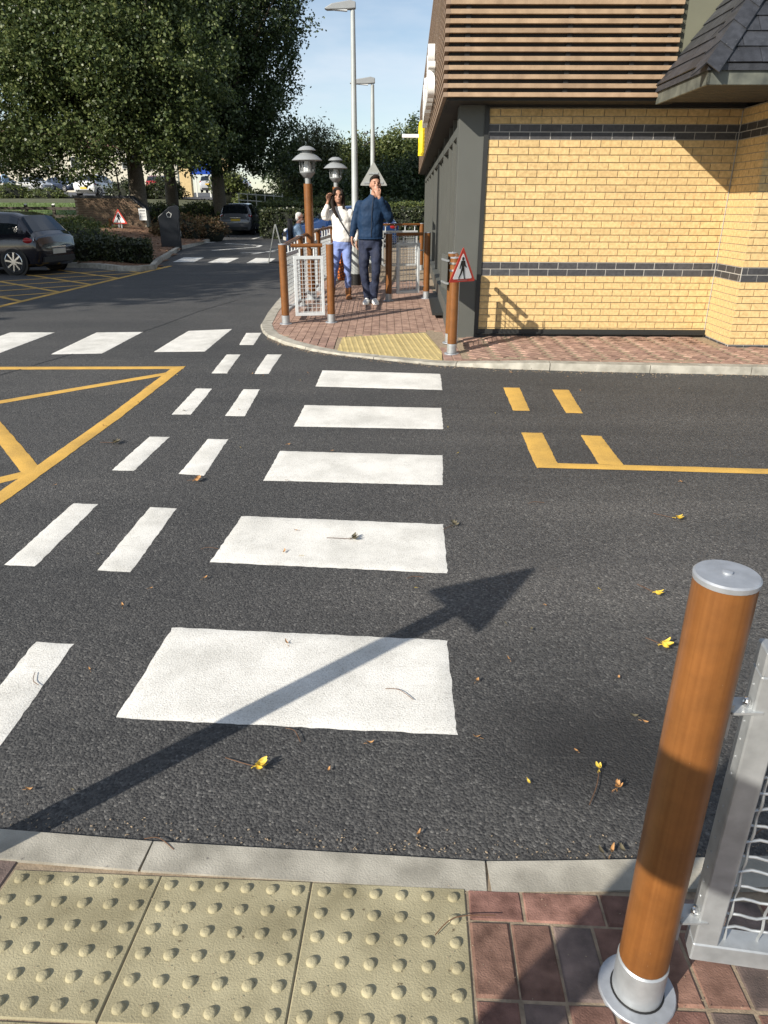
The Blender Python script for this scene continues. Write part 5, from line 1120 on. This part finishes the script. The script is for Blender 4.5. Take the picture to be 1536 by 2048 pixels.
def head(mb, c, yaw=0, pitch=0, sc_=1.0):
    q = Matrix.Rotation(yaw, 4, 'Z') @ Matrix.Rotation(pitch, 4, 'X'); c = Vector(c); E_ = lambda p, r: mb.ell(c + q @ (Vector(p) * sc_), [k * sc_ for k in r], 14, 10, q)
    E_((0, .01, .02), (.076, .096, .098)); E_((0, -.022, -.045), (.060, .070, .075)); E_((0, -.055, -.088), (.032, .03, .026)); E_((0, -.094, -.010), (.0135, .022, .020)); E_((0, -.078, .020), (.045, .024, .014))
    for s in (-1, 1): E_((s * .077, .015, -.005), (.010, .018, .030)); E_((s * .04, -.06, -.02), (.025, .026, .022))
    E_((0, -.083, -.050), (.024, .012, .009))
    return q
def face(t, c, q, par, sc_=1.0, shades=False):
    c = Vector(c); mb = MB()
    for s in (-1, 1):
        mb.ell(c + q @ (Vector((s * .030, -.084, .004)) * sc_), (.014 * sc_, .006, .006 * sc_), 8, 6); mb.ell(c + q @ (Vector((s * .032, -.090, .024)) * sc_), (.020 * sc_, .006, .0045 * sc_), 8, 6)
    if shades:
        for s in (-1, 1): mb.ell(c + q @ Vector((s * .034, -.092, .004)), (.03, .012, .02), 8, 6)
        for s in (-1, 1): mb.tube([c + q @ Vector((s * .06, -.085, .008)), c + q @ Vector((s * .08, .01, .008))], .004, 6)
    mb.build('eyes', 'hair_dark', par)
    MB().ell(c + q @ (Vector((0, -.092, -.052)) * sc_), (.022 * sc_, .006, .006 * sc_), 8, 6).build('lips', 'boot_tan' if 0 else 'skin_pink', par)
def shoe(par, name, m, p, d, L_=.29, h=.09, sole='shoe_white'):
    p = Vector(p); d = Vector((d[0], d[1], 0)).normalized(); s = Vector((-d.y, d.x, 0)); rows = []
    for f, w, hh, z0 in ((-.10, .030, .07, 0), (-.07, .040, h + .02, 0), (.0, .041, h + .02, 0), (.06, .043, h * .85, 0), (.12, .050, h * .62, 0), (.17, .044, h * .48, .004), (.205, .022, h * .30, .008)):
        c = p + d * f * L_ / .30; rows.append([c + s * w * math.cos(a) + Vector((0, 0, z0 + max(0, hh * .5 + hh * .5 * math.sin(a)))) for a in [k * math.pi / 8 for k in range(16)]])
    o = MB().loft(rows).build(name, m, par, True, 60)
    sub = o.modifiers.new('sub', 'SUBSURF'); sub.levels = 1; sub.render_levels = 1
    so2 = MB().loft([[r[k] for k in range(16)] for r in [[c + Vector((0, 0, 0)) for c in rr] for rr in [[Vector((v.x, v.y, .0 + p.z + (0.018 if k % 16 < 9 else 0))) for k, v in enumerate(row)] for row in rows]]]).build('sole', sole, o)
    return o
# --- man in the blue jacket
mz = zp(-.221, 11.436)
man = thing('person', 'person in a navy zip jacket and dark jeans walking with a hand to the mouth', 'person', (-.215, 11.40, mz), 0)
hc = (.075, -.02, 1.665)
b = MB(); q = head(b, hc, R(14), R(-12)); limb(b, [(.045, .02, 1.40), (.06, .0, 1.50), (.07, -.005, 1.58)], [.07, .058, .056])
b.loft(erings([(0, .03, .86, .14, .10), (0, .03, 1.05, .14, .095), (.02, .03, 1.3, .16, .10), (.03, .03, 1.43, .15, .08), (.045, .02, 1.49, .07, .06)]))
limb(b, [(-.17, .03, 1.40), (-.245, .04, 1.16), (-.275, -.0, .96)], [.045, .038, .026]); hand(b, (-.277, -.005, .955), (.04, -.12, -1), (1, -.2, 0), curl=.35)
limb(b, [(.21, .03, 1.40), (.285, -.06, 1.20), (.13, -.165, 1.50)], [.045, .04, .027]); hand(b, (.125, -.17, 1.505), (-.35, .05, .9), (-.2, 1, .2), curl=.75, fist=True)
limb(b, [(-.085, .03, .9), (-.10, .0, .52), (-.055, .03, .06)], [.06, .035, .022]); limb(b, [(.085, .03, .9), (.085, -.06, .54), (.05, -.01, .06)], [.06, .035, .022])
body = remesh(b.build('body', 'skin', man, True), .008); face(man, hc, q, body)
hr = MB(); 
for p, r in (((0, .025, .062), (.081, .092, .075)), ((0, .05, .01), (.08, .07, .09)), ((0, -.045, .095), (.062, .045, .034))): hr.ell(Vector(hc) + q @ Vector(p), r, 14, 10, q)
remesh(hr.build('hair', 'hair_dark', man, True), .008)
j = MB(); j.loft(erings([(0, .03, .925, .178, .125), (0, .03, .96, .185, .135), (0, .03, 1.10, .185, .132), (.01, .03, 1.25, .20, .135), (.025, .03, 1.38, .205, .125), (.035, .025, 1.45, .165, .105), (.05, .02, 1.50, .085, .078), (.055, .015, 1.535, .068, .066)]))
limb(j, [(-.155, .03, 1.39), (-.225, .05, 1.19), (-.268, .01, .985)], [.074, .062, .048]); limb(j, [(.205, .03, 1.385), (.29, -.055, 1.20), (.155, -.15, 1.46)], [.076, .066, .048])
jk = remesh(j.build('jacket', 'jacket_blue', man, True), .012)
z_ = MB(); z_.tube(smoothpts([(.05, -.062, 1.53), (.035, -.098, 1.44), (.02, -.112, 1.25), (.01, -.11, .96)], 4), .004, 6); z_.build('zip', 'dark_cloth', jk)
z_ = MB(); z_.tube([(.185 * math.cos(k * math.pi / 10), .03 + .132 * math.sin(k * math.pi / 10), .938) for k in range(20)] + [(.185, .03, .938)], .013, 8); z_.build('hem', 'jacket_blue', jk)
j = MB(); j.loft(erings([(0, .03, .80, .155, .115), (0, .03, .88, .165, .12), (0, .03, .97, .158, .115)]))
limb(j, [(-.085, .03, .88), (-.10, .0, .52), (-.075, .02, .30), (-.055, .03, .085)], [.098, .072, .065, .052]); limb(j, [(.085, .03, .88), (.085, -.06, .54), (.06, -.03, .30), (.05, -.01, .085)], [.098, .072, .062, .052])
remesh(j.build('jeans', 'jeans', man, True), .012)
shoe(man, 'shoe', 'shoe_white', (-.06, .03, 0), (-.12, -1)); shoe(man, 'shoe', 'shoe_white', (.055, -.01, .0), (.22, -1))
# --- woman in white
wx, wy = -.69, 11.98; wz = zp(wx, wy)
wom = thing('person', 'person in a white jumper and pale blue jeans lifting long dark hair', 'person', (wx, wy, wz), 0)
hc = (-.035, -.02, 1.515)
b = MB(); q = head(b, hc, R(10), R(-4), .93); limb(b, [(0, .03, 1.28), (-.015, .0, 1.36), (-.03, -.005, 1.43)], [.058, .045, .044])
b.loft(erings([(.02, .03, .80, .13, .10), (.02, .03, 1.0, .11, .085), (.01, .03, 1.2, .13, .09), (0, .03, 1.31, .12, .07), (-.01, .02, 1.36, .05, .05)]))
limb(b, [(-.14, .03, 1.27), (-.245, -.04, 1.235), (-.185, -.09, 1.43)], [.036, .032, .022]); hand(b, (-.183, -.09, 1.435), (.25, .0, .95), (.6, -.8, 0), curl=.6)
limb(b, [(.16, .03, 1.27), (.22, .04, 1.04), (.24, -.0, .86)], [.036, .032, .022]); hand(b, (.24, 0, .86), (0, -.1, -1), (1, 0, 0), curl=.4)
limb(b, [(-.06, .03, .84), (-.115, .03, .44), (-.165, .20, .1)], [.06, .032, .022]); limb(b, [(.08, .03, .84), (.10, -.07, .46), (.105, -.03, .08)], [.06, .032, .022])
body = remesh(b.build('body', 'skin', wom, True), .008); face(wom, hc, q, body, .93)
hr = MB(); H = Vector(hc)
for p, r in (((0, .025, .050), (.080, .092, .072)), ((0, .06, -.04), (.082, .06, .13)), ((-.062, -.035, .03), (.028, .05, .06)), ((.058, -.03, .02), (.024, .05, .07))): hr.ell(H + q @ Vector(p), r, 14, 10, q)
hr.tube(smoothpts([H + Vector((-.075, -.02, .0)), H + Vector((-.085, -.05, -.10)), H + Vector((-.06, -.09, -.20)), H + Vector((.0, -.11, -.31))], 4), [.04 - .0017 * k for k in range(13)], 10)
hr.tube(smoothpts([H + Vector((.07, 0, .0)), H + Vector((.085, -.0, -.1)), H + Vector((.085, -.03, -.19))], 4), [.035 - .002 * k for k in range(9)], 10)
remesh(hr.build('hair', 'hair_dark', wom, True), .009)
j = MB(); j.loft(erings([(.03, .03, .845, .150, .115), (.03, .03, .90, .165, .13), (.025, .03, 1.02, .160, .125), (.015, .03, 1.17, .165, .125), (.0, .03, 1.27, .155, .10), (-.005, .02, 1.33, .095, .075), (-.01, .02, 1.365, .07, .062)]))
limb(j, [(-.135, .03, 1.265), (-.235, -.03, 1.225), (-.20, -.08, 1.36)], [.070, .070, .042]); limb(j, [(.15, .03, 1.26), (.21, .045, 1.05), (.235, .0, .90)], [.07, .062, .045])
jp = remesh(j.build('jumper', 'knit_white', wom, True), .011)
MB().tube(smoothpts([(-.09, -.075, 1.30), (.02, -.105, 1.12), (.15, -.09, .92)], 4), .008, 6).build('bag_strap', 'dark_cloth', jp)
j = MB(); j.loft(erings([(.02, .03, .74, .145, .11), (.02, .03, .82, .155, .12), (.02, .03, .9, .14, .11)]))
limb(j, [(-.06, .03, .80), (-.115, .03, .44), (-.165, .20, .17)], [.088, .060, .045]); limb(j, [(.09, .03, .80), (.10, -.07, .46), (.105, -.03, .16)], [.088, .060, .045])
remesh(j.build('jeans', 'jeans_light', wom, True), .011)
for p, d, zz in (((.105, -.03, .0), (.1, -1), 0), ((-.167, .22, .04), (-.05, -1), .05)):
    s_ = shoe(wom, 'boot', 'boot_tan', p, d, .26, .085, 'boot_tan'); MB().lathe([(.042, .05), (.050, .10), (.050, .17), (.047, .175)], (p[0], p[1], p[2]), 14).build('boot_shaft', 'boot_tan', s_, True)
# bag behind the woman
m = mat('check_cloth', (.60, .15, .02), .7, var=.08); nt_ = m.node_tree; bs = nt_.nodes['Principled BSDF']; old = bs.inputs['Base Color'].links[0].from_socket
gg = nt_.nodes.new('ShaderNodeTexCoord'); mpn = nt_.nodes.new('ShaderNodeMapping'); mpn.inputs['Rotation'].default_value = (0, R(20), 0); mpn.inputs['Scale'].default_value = (24, 24, 24); nt_.links.new(gg.outputs['Object'], mpn.inputs[0])
sx = nt_.nodes.new('ShaderNodeSeparateXYZ'); nt_.links.new(mpn.outputs[0], sx.inputs[0]); prev = None
for ax_ in ('X', 'Z'):
    fr = nt_.nodes.new('ShaderNodeMath'); fr.operation = 'FRACT'; nt_.links.new(sx.outputs[ax_], fr.inputs[0]); lt = nt_.nodes.new('ShaderNodeMath'); lt.operation = 'LESS_THAN'; lt.inputs[1].default_value = .28; nt_.links.new(fr.outputs[0], lt.inputs[0])
    mm_ = nt_.nodes.new('ShaderNodeMixRGB'); mm_.inputs[2].default_value = (.05, .02, .012, 1); nt_.links.new(lt.outputs[0], mm_.inputs[0]); nt_.links.new(prev or old, mm_.inputs[1]); prev = mm_.outputs[0]
nt_.links.new(prev, bs.inputs['Base Color'])
bg = thing('shopping_bag', 'orange and black checked bag hanging behind the person in white', 'bag', (-.705, 12.38, zp(-.7, 12.38)))
mb = MB(); mb.loft([[(x * w, y * d_, z) for x, y in ((-1, -1), (1, -1), (1, 1), (-1, 1))] for z, w, d_ in ((.22, .075, .05), (.26, .09, .07), (.45, .07, .06), (.60, .035, .03), (.66, .012, .012))]); ob = mb.build('bag_body', 'check_cloth', bg, True); ob.modifiers.new('s', 'SUBSURF').render_levels = 2
MB().tube([(0, 0, .65), (.04, -.05, .8), (.10, -.12, .92)], .009, 6).build('strap', 'orange_cloth', bg)
# --- older person on a mobility scooter beyond the railing
mx0, my0 = -2.17, 19.5
sc2 = thing('mobility_scooter', 'dark mobility scooter with high seat beyond the railing', 'scooter', (mx0, my0, .18))
MB().box((0, 0, .62), (.46, .46, .10)).build('seat', 'dark_cloth', sc2); bevel(MB().box((-.24, 0, .90), (.09, .44, .52)).build('backrest', 'dark_cloth', sc2), .03, 2)
bevel(MB().box((-.08, 0, .38), (.62, .50, .26)).box((.42, 0, .20), (.5, .46, .07)).build('body', 'car_navy', sc2), .04, 2)
MB().tube([(.68, 0, .2), (.60, 0, .98)], .03, 8).tube([(.60, -.26, .98), (.60, .26, .98)], .016, 8).build('tiller', 'black', sc2); bevel(MB().box((.80, 0, .72), (.20, .34, .22)).build('basket', 'white_rail', sc2), .02)
for x, y in ((-.2, -.27), (-.2, .27), (.66, -.22), (.66, .22)):
    w = MB().lathe([(.09, -.04), (.13, -.035), (.13, .035), (.09, .04)], (0, 0, 0), 18); w.v = [(v[0] + x, v[2] + y, v[1] + .13) for v in w.v]; w.build('wheel', 'rubber', sc2, True)
op = thing('person', 'white haired person in a pale blue shirt and sunglasses seated on the scooter', 'person', (mx0, my0, .18))
hc = (.02, 0, 1.19); b = MB(); q = head(b, hc, R(82), 0); limb(b, [(-.06, 0, .95), (-.02, 0, 1.06), (.01, 0, 1.12)], [.06, .055, .052])
b.loft(erings([(-.02, 0, .66, .12, .15), (-.05, 0, .85, .11, .15), (-.06, 0, .98, .08, .12), (-.03, 0, 1.03, .05, .06)]))
for s in (-1, 1):
    limb(b, [(-.06, s * .19, .95), (.08, s * .22, .74), (.40, s * .16, .80)], [.045, .042, .026]); hand(b, (.40, s * .16, .80), (1, 0, .25), (0, 0, -1), curl=.5)
    limb(b, [(.0, s * .1, .70), (.40, s * .12, .66), (.42, s * .12, .27)], [.06, .05, .035])
body = remesh(b.build('body', 'skin_pink', op, True), .009); face(op, hc, q, body, 1, True)
hr = MB()
for p, r in (((0, .03, .05), (.083, .092, .078)), ((0, .06, -.01), (.08, .06, .08))): hr.ell(Vector(hc) + q @ Vector(p), r, 14, 10, q)
hr.ell(Vector(hc) + q @ Vector((0, -.05, -.085)), (.05, .045, .035), 10, 8, q); remesh(hr.build('hair', 'hair_white', op, True), .01)
j = MB(); j.loft(erings([(-.01, 0, .64, .155, .185), (-.04, 0, .80, .15, .185), (-.06, 0, .95, .11, .165), (-.05, 0, 1.02, .075, .09), (-.03, 0, 1.05, .06, .065)]))
for s in (-1, 1): limb(j, [(-.06, s * .18, .94), (.04, s * .225, .79)], [.075, .065])
remesh(j.build('shirt', 'shirt_blue', op, True), .012)
j = MB()
for s in (-1, 1): limb(j, [(.0, s * .1, .70), (.40, s * .12, .66), (.42, s * .12, .30)], [.085, .07, .055])
remesh(j.build('trousers', 'dark_cloth', op, True), .014)
for s in (-1, 1): shoe(op, 'shoe', 'black', (.44, s * .12, .24), (1, 0), .27, .08, 'black')
# --- two far walkers with a dog on the bank
def walker(label, x, y, top, legs):
    z = zt(x, y) + .1; t = thing('person', label, 'person', (x, y, z), R(60)); hc = (0, 0, 1.6); b = MB(); q = head(b, hc)
    limb(b, [(0, 0, 1.3), (0, 0, 1.5)], [.06, .05]); b.loft(erings([(0, 0, .85, .14, .1), (0, 0, 1.35, .16, .1)]))
    for s in (-1, 1): limb(b, [(s * .18, 0, 1.35), (s * .23, 0, 1.1), (s * .22, -.08, .86)], [.04, .04, .03]); hand(b, (s * .22, -.08, .86), (0, -.1, -1), (-s, 0, 0)); limb(b, [(s * .08, 0, .85), (s * .09, -.05 * s, .45), (s * .09, .1 * s, .08)], [.07, .05, .04])
    remesh(b.build('body', 'skin', t, True), .02); h_ = MB().ell((0, .02, 1.65), (.085, .1, .09)).build('hair', 'hair_dark', t, True)
    j = MB(); j.loft(erings([(0, 0, .8, .18, .13), (0, 0, 1.38, .2, .13), (0, 0, 1.46, .09, .08)]))
    for s in (-1, 1): limb(j, [(s * .18, 0, 1.36), (s * .23, 0, 1.1), (s * .22, -.07, .92)], [.07, .06, .05])
    remesh(j.build('coat', top, t, True), .02); j = MB()
    for s in (-1, 1): limb(j, [(s * .08, 0, .86), (s * .09, -.05 * s, .45), (s * .09, .1 * s, .1)], [.1, .07, .06])
    remesh(j.build('trousers', legs, t, True), .02)
    for s in (-1, 1): shoe(t, 'shoe', 'black', (s * .09, .1 * s, 0), (0, -1), .27, .08, 'black')
walker('person in a dark coat walking on the bank by the white fence', -28.6, 57.4, 'dark_cloth', 'dark_cloth'); walker('person in a pale blue coat walking on the bank by the white fence', -27.9, 57.6, 'shirt_blue', 'dark_cloth')
dg_ = thing('dog', 'tan dog led by the walkers on the bank', 'dog', (-29.2, 57.2, zt(-29.2, 57.2) + .1), R(20)); b = MB()
limb(b, [(-.28, 0, .42), (0, 0, .42), (.22, 0, .44)], [.10, .11, .13]); limb(b, [(.24, 0, .48), (.36, 0, .62)], [.08, .06]); limb(b, [(.36, 0, .64), (.5, 0, .60)], [.07, .035]); limb(b, [(-.36, 0, .46), (-.5, 0, .6)], [.025, .012])
for s in (-1, 1): b.ell((.34, s * .05, .70), (.02, .012, .04)); limb(b, [(.2, s * .07, .40), (.2, s * .07, .2), (.22, s * .07, .03)], [.05, .03, .028]); limb(b, [(-.26, s * .07, .40), (-.22, s * .07, .25), (-.31, s * .07, .16), (-.28, s * .07, .03)], [.07, .045, .028, .026])
remesh(b.build('body', 'cream_pillar', dg_, True), .02)
# ---------------------------------------------------------------- fallen leaves and twigs
def leafshape(L_, W_, curl, m, name='fallen_leaf'):
    mb = MB(); n = 6
    for i in range(n + 1):
        f = i / n; w = W_ * math.sin(math.pi * min(.999, f * .92 + .04)) ** .8; z = .004 + curl * L_ * (f - .5) ** 2 * 2
        mb.v += [(f * L_ - L_ / 2, -w, z + curl * w * .8), (f * L_ - L_ / 2, 0, z), (f * L_ - L_ / 2, w, z + curl * w * 1.1)]
    for i in range(n): mb.f += [(3 * i, 3 * i + 3, 3 * i + 4, 3 * i + 1), (3 * i + 1, 3 * i + 4, 3 * i + 5, 3 * i + 2)]
    mb.tube([(-L_ / 2, 0, .004), (-L_ * .75, L_ * .08, .004), (-L_ * .95, L_ * .05, .003)], .0008, 4); return mb.mesh(name, m, True, 80)
LM = [leafshape(.026, .006, .5, 'dry_leaf_a'), leafshape(.032, .005, .8, 'dry_leaf_a'), leafshape(.022, .004, .3, 'dry_leaf_y'), leafshape(.03, .007, .6, 'dry_leaf_d')]
rl_ = random.Random(5)
def surf(x, y): return max(zr(x, y), zn(x, y) if y < 1.3 else 0)
SMALL = [(.63, 1.83), (.49, 2.34), (-.17, 1.74), (-.04, 1.86), (-1.12, 2.26), (-.94, 1.65), (-1.07, 1.65), (-1.08, 2.89), (-.85, 2.99), (-.42, 3.23), (.87, 2.0), (.9, 1.97), (.31, 1.89), (.45, 1.69), (.60, 1.435), (.66, 1.44), (.63, 1.437), (.1, 1.49), (-1.03, 4.87), (-1.45, 3.24), (.52, 2.6), (.72, 2.75), (.35, 2.2), (1.0, 2.9), (.62, 2.55)]
for k in range(42):
    x = rl_.uniform(-2.2, 2.8); SMALL.append((x, rl_.uniform(1.5, 7.2)))
for k, (x, y) in enumerate(SMALL):
    o = put('fallen_leaf', LM[rl_.choice((0, 0, 1, 1, 2, 3))], None, (x, y, surf(x, y) + .006)); o.rotation_euler = (rl_.uniform(-.2, .2), rl_.uniform(-.2, .2), rl_.uniform(0, 6.28)); s = rl_.uniform(.5, 1.1); o.scale = (s,) * 3
    kind = {'dry_leaf_a': 'tan', 'dry_leaf_y': 'yellow', 'dry_leaf_d': 'dark'}[o.data.materials[0].name]
    where = 'against the near kerb' if y < 1.56 else 'on the tarmac close to the large brown post' if x > .55 and y < 2.6 else 'among the white lane dashes' if x < -1.0 else 'between the crossing stripes' if x < .6 else 'beside the yellow dashes' if y > 4.2 else 'out on the open tarmac'
    tag(o, 'small dry %s leaf scrap %s' % (kind, where), 'leaf', 'small %s leaf scraps %s' % (kind, where))
def spray(label, x, y, m, n, L_, a0, stem):
    t = thing('fallen_leaf_spray', label, 'leaf', (x, y, surf(x, y) + .006), a0)
    me = leafshape(L_, L_ * .22, .55, m, 'leaflet')
    for k in range(n):
        o = put('leaflet', me, t, (L_ * .45 + .004 * k, 0, .002 * k)); a = (k - (n - 1) / 2) * .55; o.rotation_euler = (rl_.uniform(-.5, .5), rl_.uniform(-.3, 0), a); o.location = (math.cos(a) * L_ * .5, math.sin(a) * L_ * .5, .003 + .002 * k)
    MB().tube(smoothpts([(0, 0, .003), (-stem * .5, stem * .10, .006), (-stem, stem * .28, .003)], 4), .0014, 5).build('stem', 'twig', t)
spray('bright yellow leaf with long stem below the nearest stripe', -.40, 1.75, 'dry_leaf_y', 4, 0.040, R(-5), .11)
spray('dark withered leaf on the second stripe', -.17, 3.42, 'dry_leaf_d', 4, 0.040, R(10), .13)
spray('dark withered leaf at the right end of the second stripe', .38, 3.59, 'dry_leaf_d', 4, 0.036, R(60), .08)
spray('yellow leaf with curved stem out on the open tarmac', 1.65, 3.69, 'dry_leaf_y', 3, 0.043, R(-20), .12)
spray('yellow leaf near the top of the large brown post', 1.25, 2.86, 'dry_leaf_y', 3, 0.036, R(-40), .10)
spray('yellow and brown leaf close behind the large brown post', 1.13, 2.44, 'dry_leaf_y', 4, 0.043, R(-30), .07)
spray('tan curled leaf near the dark stain', .71, 1.66, 'dry_leaf_a', 3, 0.029, R(50), .02)  # dark stain: the darker tarmac patch by the near kerb
spray('pale leaf upright on a long thin twig near the dark stain', .68, 1.74, 'dry_leaf_y', 2, 0.025, R(80), .15)  # dark stain: the darker tarmac patch by the near kerb
spray('brown leaf beside the white lane dashes', -1.2, 4.24, 'dry_leaf_a', 4, 0.043, R(20), .05)
spray('green brown leaf beside the yellow box line', -1.97, 4.96, 'dry_leaf_d', 4, 0.050, R(10), .10)
TW = []
for k, (x, y, a, l) in enumerate([(-1.3, 2.2, 2.2, .09), (-.62, 1.455, -.3, .10), (.06, 2.12, -.5, .12), (.2, 1.20, .4, .16), (1.1, 1.5, .2, .1), (-.3, 1.9, -.8, .09), (.15, 3.0, .2, .08), (-.9, 3.3, .1, .09), (1.5, 2.6, .5, .12), (.9, 3.9, .2, .1)]):
    o = MB().tube(smoothpts([(-l / 2, 0, 0), (-l * .1, l * .12, .004), (l / 2, -l * .08, .002)], 4), .0013, 5).build('twig', 'twig'); o.location = (x, y, surf(x, y) + .009); o.rotation_euler = (0, 0, a); tag(o, 'thin curved brown twig lying on the ground', 'twig', 'thin twigs on the ground')
